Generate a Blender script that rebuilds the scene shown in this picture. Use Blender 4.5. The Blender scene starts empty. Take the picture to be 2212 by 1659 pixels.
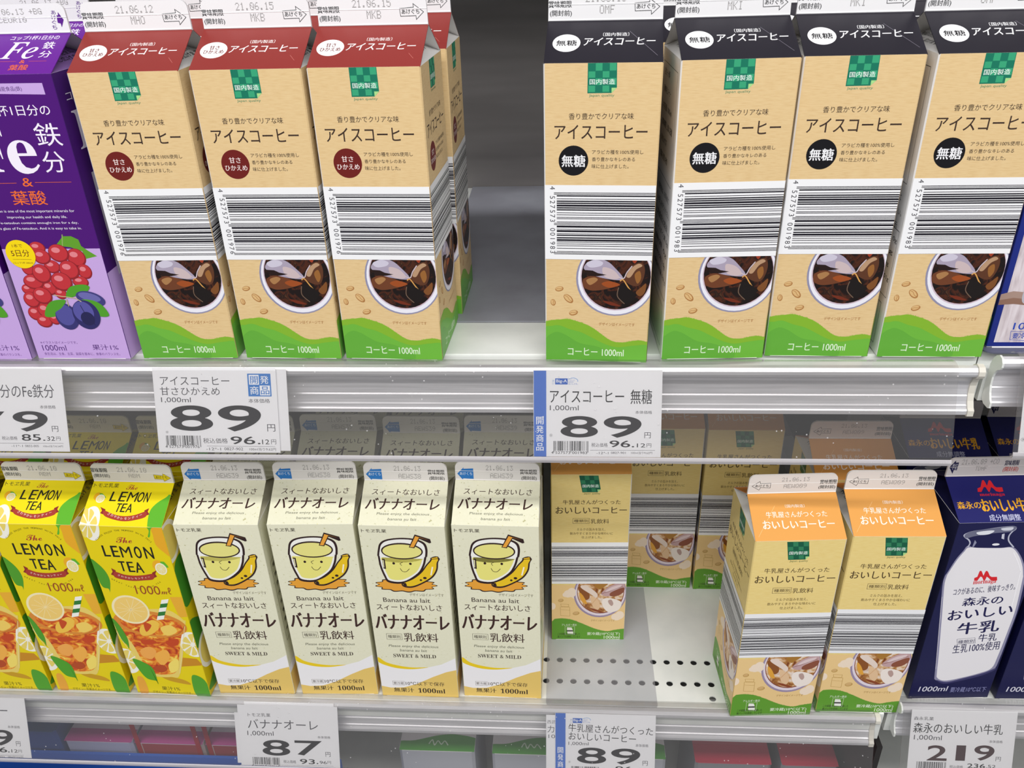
import bpy, bmesh, math, random
from mathutils import Vector, Matrix
random.seed(7)
SC = bpy.context.scene
COL = SC.collection
MM = 0.001

# ------------------------------------------------------------------ camera
CAM_F, CAM_YAW, CAM_PITCH, CAM_ROLL = 1794.82, 0.0697902, -0.507492, 0.0314627   # focal length in pixels of a 2212 wide frame
CAM_POS = (15.24, -521.64, 269.58)
cd = bpy.data.cameras.new('camera')
cd.sensor_width = 36.0
cd.lens = 36.0 * CAM_F / 2212.0
cd.clip_start = 0.01
cd.dof.use_dof = True
cd.dof.focus_distance = 0.62
cd.dof.aperture_fstop = 32.0
cam = bpy.data.objects.new('camera', cd)
COL.objects.link(cam)
_M = Matrix.Rotation(CAM_YAW, 3, 'Z') @ Matrix.Rotation(CAM_PITCH, 3, 'X') @ Matrix.Rotation(CAM_ROLL, 3, 'Y')
_r, _f, _u = _M.col[0], _M.col[1], _M.col[2]
_R = Matrix((_r, _u, -_f)).transposed().to_4x4()
cam.matrix_world = Matrix.Translation(Vector(CAM_POS) * MM) @ _R
SC.camera = cam

# ------------------------------------------------------------------ world and lamps
w = bpy.data.worlds.new('store_ambient')
SC.world = w
w.use_nodes = True
w.node_tree.nodes['Background'].inputs[0].default_value = (0.95, 0.97, 1.0, 1)
w.node_tree.nodes['Background'].inputs[1].default_value = 0.30

def area(name, loc, size, power, target=None, color=(1, 0.985, 0.97)):
    l = bpy.data.lights.new(name, 'AREA')
    l.shape = 'RECTANGLE'
    l.size, l.size_y = size
    l.energy = power
    l.color = color
    o = bpy.data.objects.new(name, l)
    COL.objects.link(o)
    o.location = loc
    if target is not None:
        o.rotation_euler = (Vector(target) - Vector(loc)).to_track_quat('-Z', 'Y').to_euler()
    return o
# fluorescent rows on the store ceiling above the aisle
area('ceiling_lamp', (0.0, -1.18, 1.56), (4.0, 0.16), 54, (0.0, 0.0, -0.1))
area('ceiling_lamp', (0.2, -2.05, 1.58), (4.0, 0.25), 24, (0.0, 0.0, -0.1))

SC.view_settings.view_transform = 'Standard'
SC.view_settings.look = 'None'
SC.view_settings.gamma = 1.0
SC.view_settings.use_curve_mapping = False
SC.view_settings.exposure = -0.04

# ------------------------------------------------------------------ materials
MATS = {}
def lin(h):
    out = []
    for k in (0, 2, 4):
        c = int(h[k:k + 2], 16) / 255.0
        out.append(c / 12.92 if c <= 0.04045 else ((c + 0.055) / 1.055) ** 2.4)
    return tuple(out) + (1.0,)
def new_mat(name):
    m = bpy.data.materials.new(name)
    m.use_nodes = True
    return m, m.node_tree.nodes, m.node_tree.links, m.node_tree.nodes['Principled BSDF']
def plain(name, hexcol, rough=0.4, spec=0.4, metal=0.0):
    key = (name, hexcol)
    if key in MATS: return MATS[key]
    m, n, l, p = new_mat(name)
    p.inputs['Base Color'].default_value = lin(hexcol)
    p.inputs['Roughness'].default_value = rough
    p.inputs['Specular IOR Level'].default_value = spec
    p.inputs['Metallic'].default_value = metal
    MATS[key] = m
    return m
def noise_mix(name, stops, scale, stretch=(1, 1, 1), detail=4, rough=0.4, distort=0.0, spec=0.4, bump=0.0):
    if name in MATS: return MATS[name]
    m, n, l, p = new_mat(name)
    tc = n.new('ShaderNodeTexCoord'); mp = n.new('ShaderNodeMapping'); nz = n.new('ShaderNodeTexNoise'); cr = n.new('ShaderNodeValToRGB')
    mp.inputs['Scale'].default_value = stretch
    nz.inputs['Scale'].default_value = scale; nz.inputs['Detail'].default_value = detail; nz.inputs['Distortion'].default_value = distort
    l.new(tc.outputs['Object'], mp.inputs[0]); l.new(mp.outputs[0], nz.inputs['Vector']); l.new(nz.outputs['Fac'], cr.inputs[0]); l.new(cr.outputs[0], p.inputs['Base Color'])
    e = cr.color_ramp.elements
    while len(e) < len(stops): e.new(0.5)
    for k, (pos, hx) in enumerate(stops):
        e[k].position = pos; e[k].color = lin(hx)
    p.inputs['Roughness'].default_value = rough; p.inputs['Specular IOR Level'].default_value = spec
    if bump:
        b = n.new('ShaderNodeBump'); b.inputs['Strength'].default_value = bump; b.inputs['Distance'].default_value = 0.0004
        l.new(nz.outputs['Fac'], b.inputs['Height']); l.new(b.outputs[0], p.inputs['Normal'])
    MATS[name] = m
    return m
def sheet_fresnel(n, l, ior):
    # the sheets do not bend the ray, so both of their faces reflect like an outer face
    g = n.new('ShaderNodeNewGeometry'); m = n.new('ShaderNodeMath'); m.operation = 'MULTIPLY_ADD'
    m.inputs[1].default_value = 1 / ior - ior; m.inputs[2].default_value = ior
    l.new(g.outputs['Backfacing'], m.inputs[0])
    fr = n.new('ShaderNodeFresnel'); l.new(m.outputs[0], fr.inputs['IOR'])
    return fr
def clear_plastic():
    if 'clear' in MATS: return MATS['clear']
    m, n, l, p = new_mat('clear_plastic')
    n.remove(p)
    out = n['Material Output']
    tc = n.new('ShaderNodeTexCoord'); mp = n.new('ShaderNodeMapping'); nz = n.new('ShaderNodeTexNoise')
    mp.inputs['Scale'].default_value = (2.0, 90.0, 260.0)
    nz.inputs['Scale'].default_value = 1.0; nz.inputs['Detail'].default_value = 3
    l.new(tc.outputs['Object'], mp.inputs[0]); l.new(mp.outputs[0], nz.inputs['Vector'])
    bp = n.new('ShaderNodeBump'); bp.inputs['Strength'].default_value = 0.25; bp.inputs['Distance'].default_value = 0.001
    l.new(nz.outputs['Fac'], bp.inputs['Height'])
    tr = n.new('ShaderNodeBsdfTransparent'); tr.inputs[0].default_value = (0.935, 0.93, 0.925, 1)
    df = n.new('ShaderNodeBsdfDiffuse'); df.inputs[0].default_value = (0.75, 0.74, 0.75, 1)
    gl = n.new('ShaderNodeBsdfGlossy'); gl.inputs['Roughness'].default_value = 0.12
    l.new(bp.outputs[0], gl.inputs['Normal'])
    fr = sheet_fresnel(n, l, 1.45)
    # dust specks and fine haze on the plastic
    sp = n.new('ShaderNodeTexVoronoi'); sp.inputs['Scale'].default_value = 150.0
    l.new(tc.outputs['Object'], sp.inputs['Vector'])
    lt = n.new('ShaderNodeMath'); lt.operation = 'LESS_THAN'; lt.inputs[1].default_value = 0.085
    l.new(sp.outputs['Distance'], lt.inputs[0])
    n2 = n.new('ShaderNodeTexNoise'); n2.inputs['Scale'].default_value = 22.0
    l.new(tc.outputs['Object'], n2.inputs['Vector'])
    gt = n.new('ShaderNodeMath'); gt.operation = 'GREATER_THAN'; gt.inputs[1].default_value = 0.56
    l.new(n2.outputs['Fac'], gt.inputs[0])
    mu = n.new('ShaderNodeMath'); mu.operation = 'MULTIPLY'
    l.new(lt.outputs[0], mu.inputs[0]); l.new(gt.outputs[0], mu.inputs[1])
    ma = n.new('ShaderNodeMath'); ma.operation = 'MULTIPLY_ADD'; ma.inputs[1].default_value = 0.45; ma.inputs[2].default_value = 0.035
    l.new(mu.outputs[0], ma.inputs[0])
    m1 = n.new('ShaderNodeMixShader'); m2 = n.new('ShaderNodeMixShader')
    l.new(ma.outputs[0], m1.inputs[0]); l.new(tr.outputs[0], m1.inputs[1]); l.new(df.outputs[0], m1.inputs[2])
    l.new(fr.outputs[0], m2.inputs[0]); l.new(m1.outputs[0], m2.inputs[1]); l.new(gl.outputs[0], m2.inputs[2])
    l.new(m2.outputs[0], out.inputs[0])
    MATS['clear'] = m
    return m
def grey_film():
    # translucent soft grey mat: the shelf and its holes show through
    if 'film' in MATS: return MATS['film']
    m, n, l, p = new_mat('grey_film')
    n.remove(p)
    tr = n.new('ShaderNodeBsdfTransparent'); tr.inputs[0].default_value = (0.97, 0.97, 0.98, 1)
    df = n.new('ShaderNodeBsdfDiffuse'); df.inputs[0].default_value = (0.50, 0.50, 0.53, 1)
    gl = n.new('ShaderNodeBsdfGlossy'); gl.inputs['Roughness'].default_value = 0.3
    fr = sheet_fresnel(n, l, 1.4)
    m1 = n.new('ShaderNodeMixShader'); m1.inputs[0].default_value = 0.15
    m2 = n.new('ShaderNodeMixShader')
    l.new(tr.outputs[0], m1.inputs[1]); l.new(df.outputs[0], m1.inputs[2])
    l.new(fr.outputs[0], m2.inputs[0]); l.new(m1.outputs[0], m2.inputs[1]); l.new(gl.outputs[0], m2.inputs[2])
    l.new(m2.outputs[0], n['Material Output'].inputs[0])
    MATS['film'] = m
    return m
def mat(code):
    if code == '@kraft':
        return noise_mix('kraft_print', [(0.3, 'D6B683'), (0.5, 'DDBF8D'), (0.7, 'E0C493')], 160, (1.0, 1.0, 9), 6, 0.42, spec=0.35)
    if code == '@straw':
        return noise_mix('straw_print', [(0.3, 'E6CB7E'), (0.5, 'EAD188'), (0.7, 'ECD58E')], 160, (1.0, 1.0, 9), 6, 0.42, spec=0.35)
    if code == '@cream':
        return noise_mix('cream_print', [(0.24, 'B8B488'), (0.31, 'E3E1C6'), (0.74, 'E6E4CB'), (0.8, 'DCD48A')], 420, (1, 1, 1), 1, 0.36, spec=0.4)
    if code == '@coffee':
        return noise_mix('coffee_print', [(0.3, '0E0807'), (0.5, '1A0C0A'), (0.6, '4E2412'), (0.66, '1C0E0C'), (0.76, '6A4226')], 120, (1, 1, 1), 5, 0.4, 1.2)
    if code == '@tea':
        return noise_mix('tea_print', [(0.3, 'A8341A'), (0.44, 'D0561C'), (0.56, 'EC962A'), (0.68, 'F8DC60')], 95, (1, 1, 1.3), 4, 0.4, 1.5)
    if code == '@milkcoffee':
        return noise_mix('milk_coffee_print', [(0.3, '7A3C18'), (0.42, 'B0783C'), (0.52, 'D9B48A'), (0.62, 'EADBD0'), (0.75, 'A8703A')], 110, (1, 1, 1), 4, 0.4, 1.0)
    if code == '@wood':
        return noise_mix('pale_board_print', [(0.3, 'B9ABB0'), (0.55, 'D6CBD0'), (0.75, 'E2DADF')], 60, (6, 6, 0.8), 4, 0.35, 0.4)
    return plain('paper_' + code.lower(), code, 0.38, 0.4)

# ------------------------------------------------------------------ text outlines
_TX = {}
def text_geo(s, bold=0.0):
    k = (s, bold)
    if k in _TX: return _TX[k]
    c = bpy.data.curves.new('t', 'FONT')
    c.body = s
    c.resolution_u = 10 if len(s) <= 2 and s.isascii() else 3
    c.offset = bold * 0.022
    o = bpy.data.objects.new('t', c)
    me = o.to_mesh()
    V = [(v.co.x, v.co.y) for v in me.vertices]
    F = [tuple(p.vertices) for p in me.polygons]
    o.to_mesh_clear()
    bpy.data.objects.remove(o)
    bpy.data.curves.remove(c)
    if V:
        bb = (min(v[0] for v in V), max(v[0] for v in V), min(v[1] for v in V), max(v[1] for v in V))
    else:
        bb = (0, 1, 0, 1)
    _TX[k] = (V, F, bb)
    return _TX[k]
DOTS = {'0': '0E11191513110E', '1': '040C040404040E', '2': '0E11010204081F', '3': '1F02040201110E', '4': '02060A121F0202', '5': '1F101E0101110E', '6': '0608101E11110E',
        '7': '1F010204080808', '8': '0E11110E11110E', '9': '0E11110F01020C', '.': '00000000000C0C', '+': '0004041F040400', 'A': '0E11111F111111', 'B': '1E11111E11111E',
        'C': '0E11101010110E', 'D': '1C12111111121C', 'E': '1F10101E10101F', 'F': '1F10101E101010', 'H': '1111111F111111', 'I': '0E04040404040E', 'K': '11121418141211',
        'M': '111B1515111111', 'O': '0E11111111110E', 'Q': '0E11111115120D', 'R': '1E11111E141211', 'S': '0F10100E01011E', 'T': '1F040404040404', 'U': '1111111111110E',
        'W': '11111115151B11', 'G': '0E11101713110F', ' ': '00000000000000'}
EAN_L = ['0001101', '0011001', '0010011', '0111101', '0100011', '0110001', '0101111', '0111011', '0110111', '0001011']
EAN_P = ['LLLLLL', 'LLGLGG', 'LLGGLG', 'LLGGGL', 'LGLLGG', 'LGGLLG', 'LGGGLL', 'LGLGLG', 'LGLGGL', 'LGGLGL']
def ean(code):
    R = lambda d: ''.join('1' if c == '0' else '0' for c in EAN_L[d])
    s = '101'
    for k, ch in enumerate(code[1:7]):
        d = int(ch)
        s += EAN_L[d] if EAN_P[int(code[0])][k] == 'L' else R(d)[::-1]
    s += '01010' + ''.join(R(int(ch)) for ch in code[7:13]) + '101'
    return s

# ------------------------------------------------------------------ mesh builder
class MB:
    def __init__(s):
        s.V, s.F, s.M, s.mats = [], [], [], []
    def mi(s, m):
        if m not in s.mats: s.mats.append(m)
        return s.mats.index(m)
    def add(s, V, F, m):
        b = len(s.V); k = s.mi(m)
        s.V += [tuple(v) for v in V]
        for f in F:
            s.F.append(tuple(b + i for i in f)); s.M.append(k)
        return s
    def box(s, x0, x1, y0, y1, z0, z1, m):
        V = [(x, y, z) for z in (z0, z1) for y in (y0, y1) for x in (x0, x1)]
        return s.add(V, [(0, 2, 3, 1), (4, 5, 7, 6), (0, 1, 5, 4), (2, 6, 7, 3), (0, 4, 6, 2), (1, 3, 7, 5)], m)
    def prism_x(s, prof, x0, x1, m):           # closed (y,z) outline swept along x
        n = len(prof)
        V = [(x0, y, z) for y, z in prof] + [(x1, y, z) for y, z in prof]
        F = [(i, (i + 1) % n, n + (i + 1) % n, n + i) for i in range(n)] + [tuple(range(n))[::-1], tuple(range(n, 2 * n))]
        return s.add(V, F, m)
    def mesh(s, name, smooth=False):
        me = bpy.data.meshes.new(name)
        me.from_pydata([(x * MM, y * MM, z * MM) for x, y, z in s.V], [], s.F)
        for m in s.mats: me.materials.append(m)
        me.polygons.foreach_set('material_index', s.M)
        if smooth: me.polygons.foreach_set('use_smooth', [True] * len(s.F))
        me.update()
        return me

def catmull(p, closed=True, n=5):
    out = []; N = len(p)
    rng = range(N) if closed else range(N - 1)
    for i in rng:
        g = lambda k: p[k % N] if closed else p[max(0, min(N - 1, k))]
        a, b, c, d = g(i - 1), g(i), g(i + 1), g(i + 2)
        for k in range(n):
            t = k / n
            out.append(tuple(0.5 * ((2 * b[j]) + (-a[j] + c[j]) * t + (2 * a[j] - 5 * b[j] + 4 * c[j] - d[j]) * t * t + (-a[j] + 3 * b[j] - 3 * c[j] + d[j]) * t ** 3) for j in (0, 1)))
    if not closed: out.append(tuple(p[-1]))
    return out
def clip(poly, w, h, e=0.25):
    for ax, lim, sg in ((0, e, 1), (0, w - e, -1), (1, 0.0, 1), (1, h, -1)):
        out = []
        for i in range(len(poly)):
            a, b = poly[i - 1], poly[i]
            da, db = (a[ax] - lim) * sg, (b[ax] - lim) * sg
            if (da >= 0) != (db >= 0):
                t = da / (da - db)
                out.append((a[0] + (b[0] - a[0]) * t, a[1] + (b[1] - a[1]) * t))
            if db >= 0: out.append(b)
        poly = out
        if len(poly) < 3: return None
    return poly
def ell(cx, cy, rx, ry, rot=0, n=40):
    c, s = math.cos(math.radians(rot)), math.sin(math.radians(rot))
    return [(cx + rx * math.cos(a) * c - ry * math.sin(a) * s, cy + rx * math.cos(a) * s + ry * math.sin(a) * c) for a in [2 * math.pi * i / n for i in range(n)]]
def stroke(p, wd, closed):
    n = len(p); q = []
    segs = n if closed else n - 1
    nr = []
    for i in range(segs):
        a, b = p[i], p[(i + 1) % n]
        L = math.hypot(b[0] - a[0], b[1] - a[1]) or 1e-6
        nr.append((-(b[1] - a[1]) / L, (b[0] - a[0]) / L))
    off = []
    for i in range(n):
        if closed: u, v = nr[i - 1], nr[i]
        else: u, v = nr[max(0, i - 1)], nr[min(segs - 1, i)]
        k = max(0.35, 1 + u[0] * v[0] + u[1] * v[1])
        off.append(((u[0] + v[0]) / k * wd / 2, (u[1] + v[1]) / k * wd / 2))
    for i in range(segs):
        j = (i + 1) % n
        q.append([(p[i][0] + off[i][0], p[i][1] + off[i][1]), (p[j][0] + off[j][0], p[j][1] + off[j][1]), (p[j][0] - off[j][0], p[j][1] - off[j][1]), (p[i][0] - off[i][0], p[i][1] - off[i][1])])
    return q

class Face:
    """a flat printed panel: origin, u axis, v axis; art sits a hair above the board"""
    def __init__(s, mb, O, U, V, w, h, base=0.03, step=0.024, du=0.0):
        s.mb, s.O, s.U, s.V = mb, Vector(O), Vector(U).normalized(), Vector(V).normalized()
        s.N = s.U.cross(s.V); s.w, s.h, s.base, s.step, s.du = w, h, base, step, du
    def p3(s, u, v, lv): return s.O + s.U * (u + s.du) + s.V * v + s.N * (s.base + s.step * lv)
    def poly(s, p, col, lv, doclip=True):
        if doclip:
            p = clip([(a + s.du, b) for a, b in p], s.w, s.h)
            if not p: return
            p = [(a - s.du, b) for a, b in p]
        area2 = sum(p[i - 1][0] * p[i][1] - p[i][0] * p[i - 1][1] for i in range(len(p)))
        if area2 < 0: p = p[::-1]
        s.mb.add([s.p3(u, v, lv) for u, v in p], [tuple(range(len(p)))], mat(col))
    def text(s, t, u0, u1, v0, v1, col, lv, bold=0, shear=0, rot=0):
        if bold > 0 and not all(ch in '0123456789.' for ch in t):
            # heavier weight: the same letters printed again a little to each side
            em = (v1 - v0) if len(t) == 1 else min(v1 - v0, (u1 - u0) / len(t) * 1.3)
            d = bold * 0.045 * em
            s.text(t, u0 - d, u1 - d, v0, v1, col, lv, 0, shear, rot)
            s.text(t, u0 + d, u1 + d, v0, v1, col, lv + .3, 0, shear, rot)
            if bold > .25: s.text(t, u0, u1, v0 - d * .8, v1 + d * .8, col, lv + .6, 0, shear, rot)
            return
        V, F, bb = text_geo(t, bold)
        if not V: return
        sx, sy = (u1 - u0) / max(1e-6, bb[1] - bb[0]), (v1 - v0) / max(1e-6, bb[3] - bb[2])
        c, sn = math.cos(math.radians(rot)), math.sin(math.radians(rot)); cu, cv = (u0 + u1) / 2, (v0 + v1) / 2
        P = []
        for x, y in V:
            a, b = u0 + (x - bb[0]) * sx, v0 + (y - bb[2]) * sy
            a += shear * (b - cv); a -= cu; b -= cv
            P.append((cu + a * c - b * sn, cv + a * sn + b * c))
        s.mb.add([s.p3(u, v, lv) for u, v in P], F, mat(col))
    def draw(s, items):
        ct = {}
        for it in items:
            k = it[0]
            if k in 'PSE' and it[-1] == int(it[-1]):     # keep overlapping inks of one level a hair apart
                c_ = ct.get(it[-1], 0); ct[it[-1]] = c_ + 1
                it = it[:-1] + (it[-1] + .22 * (c_ % 4),)
            if k == 'T': s.text(*it[1:])
            elif k == 'P': s.poly(it[1], it[2], it[3])
            elif k == 'S': s.poly(catmull(it[1]), it[2], it[3])
            elif k == 'E': s.poly(ell(it[1], it[2], it[3], it[4], it[5]), it[6], it[7])
            elif k == 'L':
                p = it[1]
                if it[6]: p = catmull(p, bool(it[5]))
                for q in stroke(p, it[2], it[5]): s.poly(q, it[3], it[4])
            elif k == 'hill':
                p = catmull(it[1], False, 9); top = []
                rnd = random.Random(3)
                for a, b in zip(p, p[1:]):
                    top.append(a)
                    mx, my = (a[0] + b[0]) / 2, (a[1] + b[1]) / 2
                    top.append((mx + rnd.uniform(-.35, .1), my + rnd.uniform(.25, .8)))
                top.append(p[-1])
                s.poly(top + [(p[-1][0], -1), (p[0][0], -1)], it[2], it[3])
            elif k == 'bean':
                _, x, y, rx, ry, rot, col = it
                s.poly(ell(x, y, rx, ry, rot), col, 1.2)
                s.poly(ell(x - rx * .06, y + ry * .12, rx * .84, ry * .74, rot), 'D8B27A', 1.6)
                c, sn = math.cos(math.radians(rot)), math.sin(math.radians(rot))
                cl = [(x + a * rx * c - b * ry * sn, y + a * rx * sn + b * ry * c) for a, b in [(-.9, -.1), (-.35, .22), (.3, -.05), (.9, .15)]]
                for q in stroke(catmull(cl, False), .3, False): s.poly(q, col, 2)
            elif k == 'A':
                _, t, p, h, col, lv = it
                p = catmull(p, False, 8); d = [0]
                for a, b in zip(p, p[1:]): d.append(d[-1] + math.hypot(b[0] - a[0], b[1] - a[1]))
                for i, ch in enumerate(t):
                    if ch == ' ': continue
                    q = d[-1] * (i + .5) / len(t)
                    j = max(1, next((n for n in range(len(d)) if d[n] >= q), len(d) - 1))
                    f = (q - d[j - 1]) / ((d[j] - d[j - 1]) or 1)
                    a, b = p[j - 1], p[j]
                    x, y = a[0] + (b[0] - a[0]) * f, a[1] + (b[1] - a[1]) * f
                    an = math.atan2(b[1] - a[1], b[0] - a[0])
                    V, F, bb = text_geo(ch, 0)
                    c, sn = math.cos(an), math.sin(an); mx = (bb[0] + bb[1]) / 2
                    s.mb.add([s.p3(x + (vx - mx) * h * c - vy * h * sn, y + (vx - mx) * h * sn + vy * h * c, lv) for vx, vy in V], F, mat(col))
            elif k == 'B':
                _, code, u0, u1, v0, v1, vert, col, lv = it
                bits = ean(code); n = len(bits); i = 0
                while i < n:
                    if bits[i] == '1':
                        j = i
                        while j < n and bits[j] == '1': j += 1
                        long_ = i < 3 or i >= n - 3 or 45 <= i < 50
                        if vert:      # bars lie flat, first bar on top
                            a, b = v1 - (v1 - v0) * i / n, v1 - (v1 - v0) * j / n
                            s.poly([(u0 - (1.8 if long_ and vert == 2 else 0), b), (u1, b), (u1, a), (u0 - (1.8 if long_ and vert == 2 else 0), a)], col, lv)
                        else:
                            a, b = u0 + (u1 - u0) * i / n, u0 + (u1 - u0) * j / n
                            lo = v0 if long_ else v0 + (v1 - v0) * .14
                            s.poly([(a, lo), (b, lo), (b, v1), (a, v1)], col, lv)
                        i = j
                    else: i += 1
            elif k == 'D':
                _, t, u0, u1, v0, v1, col, lv = it
                n = len(t); cw = (u1 - u0) / (n * 6 - 1); chh = (v1 - v0) / 7
                for i, ch in enumerate(t):
                    bits = DOTS.get(ch, DOTS[' '])
                    for r in range(7):
                        b = int(bits[r * 2:r * 2 + 2], 16)
                        for c in range(5):
                            if b >> (4 - c) & 1:
                                x, y = u0 + (i * 6 + c) * cw, v1 - (r + 1) * chh
                                s.poly([(x + cw * .1, y + chh * .15), (x + cw * .9, y + chh * .15), (x + cw * .9, y + chh * .85), (x + cw * .1, y + chh * .85)], col, lv)

# ------------------------------------------------------------------ scene objects
def put(name, me, parent=None, **props):
    o = bpy.data.objects.new(name, me)
    COL.objects.link(o)
    if parent is not None: o.parent = parent
    for k, v in props.items(): o[k] = v
    return o
def thing(name, label, cat, loc=(0, 0, 0), rz=0.0, group=None):
    o = bpy.data.objects.new(name, None)
    o.empty_display_size = 0.01
    COL.objects.link(o)
    o.location = Vector(loc) * MM
    o.rotation_euler = (0, 0, math.radians(rz))
    o['label'] = label; o['category'] = cat
    if group: o['group'] = group
    return o
# ---- printed artwork, in millimetres on each panel
ART = {}
ART['coffee_front'] = [
 ('P',[(26.24,196.16),(43.22,196.29),(43.52,182.25),(40.47,179.31),(26.22,179.2)],'12735A',1),
 ('P',[(30.84,196.03),(34.75,196.06),(34.79,191.88),(30.86,191.85)],'35A074',2),
 ('P',[(38.99,196.09),(42.88,196.12),(42.97,191.94),(39.05,191.91)],'35A074',2),
 ('P',[(26.75,191.48),(30.69,191.51),(30.7,187.96),(26.74,187.93)],'35A074',2),
 ('P',[(34.96,191.54),(38.89,191.57),(38.94,188.02),(35.0,187.99)],'35A074',2),
 ('P',[(30.88,187.62),(34.83,187.65),(34.87,183.91),(30.9,183.88)],'35A074',2),
 ('P',[(39.12,187.68),(43.06,187.71),(43.14,183.97),(39.18,183.94)],'35A074',2),
 ('P',[(26.74,183.51),(30.73,183.53),(30.74,179.93),(26.74,179.9)],'35A074',2),
 ('P',[(35.05,183.57),(39.01,183.59),(39.07,179.99),(35.08,179.96)],'35A074',2),
 ('P',[(40.42,182.23),(43.52,182.25),(40.47,179.31)],'A6D88A',2),
 ('T','国内製造',27.45,42.23,184.15,187.24,'E9F6EE',3,0.2,0,0),
 ('T','Japan quality',27.21,42.14,176.87,178.7,'5F8F6A',2,0,0,0),
 ('T','香り豊かでクリアな味',15.2,54.13,164.04,167.8,'4A3A2E',2,0,0,0),
 ('T','アイスコーヒー',6.57,62.67,152.43,160.91,'3A2A22',2,0.15,0,0),
 ('T','アラビカ種を100%使用し',29.58,60.89,143.26,145.9,'4A3A2E',2,0,0,0),
 ('T','香り豊かなキレのある',29.64,55.95,138.91,141.42,'4A3A2E',2,0,0,0),
 ('T','味に仕上げました。',29.55,52.26,134.52,137.13,'4A3A2E',2,0,0,0),
 ('E',46.72,61.49,26.03,26.63,0,'8F8DA8',1),
 ('E',46.96,61.77,25.02,25.91,0,'E8E7F0',2),
 ('E',46.85,62.83,23.33,24.09,0,'CBB7C4',3),
 ('E',46.92,63.09,22.66,23.45,0,'@coffee',4),
 ('S',[(28.15,72.77),(34.75,75.35),(41.4,73.49),(46.5,68.81),(51.25,63.2),(50.49,60.96),(45.9,60.85),(38.35,62.0),(31.61,64.06),(27.39,66.62),(25.69,69.22)],'A79CB0',5),
 ('S',[(27.32,72.32),(33.1,74.62),(38.11,72.99),(36.5,70.34),(29.86,69.31)],'C9C3D4',6),
 ('S',[(38.18,69.5),(44.87,67.89),(49.18,62.7),(45.06,61.28),(39.15,63.35)],'C7B4B6',6),
 ('P',[(26.54,67.48),(31.56,67.15),(34.93,65.47),(40.8,64.28),(34.97,63.26),(28.26,63.54)],'24120F',6),
 ('S',[(25.77,61.26),(29.95,63.14),(34.98,62.81),(41.72,60.75),(48.52,57.35),(41.88,54.49),(31.78,52.88),(26.25,55.0),(24.95,58.56)],'6B3B22',5),
 ('S',[(27.46,60.41),(32.48,62.31),(35.02,60.59),(30.03,56.89)],'A5774A',6),
 ('S',[(37.59,57.97),(42.58,59.88),(49.77,57.56),(42.7,55.23)],'9A4A1E',6),
 ('S',[(52.54,61.9),(54.81,68.12),(58.77,72.13),(62.83,73.34),(64.99,70.96),(65.61,66.61),(64.62,61.3),(62.7,57.7),(59.41,56.72),(55.17,58.41)],'5A3420',5),
 ('S',[(53.73,63.69),(56.42,69.03),(61.23,72.44),(63.76,70.93),(59.76,68.23),(56.25,62.87)],'B49070',6),
 ('S',[(59.08,64.7),(62.27,67.41),(63.33,62.15),(61.0,58.55)],'93602E',6),
 ('L',[(49.69,60.05),(51.74,60.99),(55.27,55.73),(59.71,49.53)],0.8,'D29A52',6,0,1),
 ('L',[(46.63,64.41),(51.71,61.88),(54.04,66.34),(57.18,70.79)],0.7,'C9B8BE',6,0,1),
 ('S',[(48.57,55.56),(52.73,56.56),(57.89,53.1),(60.55,49.55),(55.71,43.96),(50.55,46.56)],'17100F',6),
 ('L',[(53.18,43.89),(48.35,49.23),(48.99,55.57)],0.6,'6E5848',7,0,1),
 ('S',[(38.7,45.78),(45.53,44.59),(50.7,41.98),(43.88,42.71)],'6E2A16',6),
 ('S',[(60.43,52.26),(63.62,55.94),(66.82,58.69),(66.29,52.41),(63.06,49.62)],'7A4A24',6),
 ('S',[(57.01,75.12),(60.29,75.19),(58.75,72.56)],'9B3A20',6),
 ('bean',9.52,53.67,2.81,1.81,12,'A9743F'),
 ('bean',15.66,46.72,3.93,2.21,-45,'A9743F'),
 ('bean',5.34,43.77,2.41,1.66,-80,'A9743F'),
 ('bean',19.12,36.45,3.02,1.96,15,'A9743F'),
 ('T','デザインはイメージです',36.5,60.57,27.28,29.73,'A9743F',2,0,0,0),
 ('hill',[(-0.92,29.07),(4.35,30.37),(9.58,30.9),(15.67,31.47),(21.75,29.95),(27.84,27.77),(33.97,24.16),(39.27,20.02),(43.7,16.8),(48.1,15.02),(54.2,14.93),(61.08,16.42),(65.4,16.56),(71.08,15.31)],'82B22E',1),
 ('S',[(-1.01,22.57),(4.3,26.09),(9.56,26.73),(16.55,24.09),(24.42,21.94),(32.33,17.87),(41.16,13.33),(49.96,11.2),(61.23,12.85),(71.22,12.42),(71.94,-1.78),(34.44,-3.18),(-1.4,-4.52)],'6CB33C',2),
 ('S',[(-1.14,13.85),(6.02,21.35),(13.04,20.14),(23.61,13.71),(35.95,11.21),(50.16,4.84),(43.32,-2.85),(-1.4,-4.52)],'62A93A',3),
 ('T','コーヒー 1000ml',15.51,54.01,4.3,9.99,'DDEFD2',4,0.3,0,0),
]
ART['black_dot'] = [
 ('E',18.26,139.26,9.15,9.28,0,'0F0D12',1),
 ('T','無糖',11.05,25.52,135.49,142.7,'EDEDF0',2,0.5,0,0),
]
ART['sweet_dot'] = [
 ('E',18.6,138.94,9.19,9.34,0,'6B1A16',1),
 ('T','甘さ',14.94,22.44,139.78,143.46,'F0E0DC',2,0.35,0,0),
 ('T','ひかえめ',11.46,25.93,135.05,138.43,'F0E0DC',2,0.35,0,0),
]
ART['coffee_band'] = [
 74.72,
 124.03,
 78.18,
 119.3,
 7.87,
 5.82,
]
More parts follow.
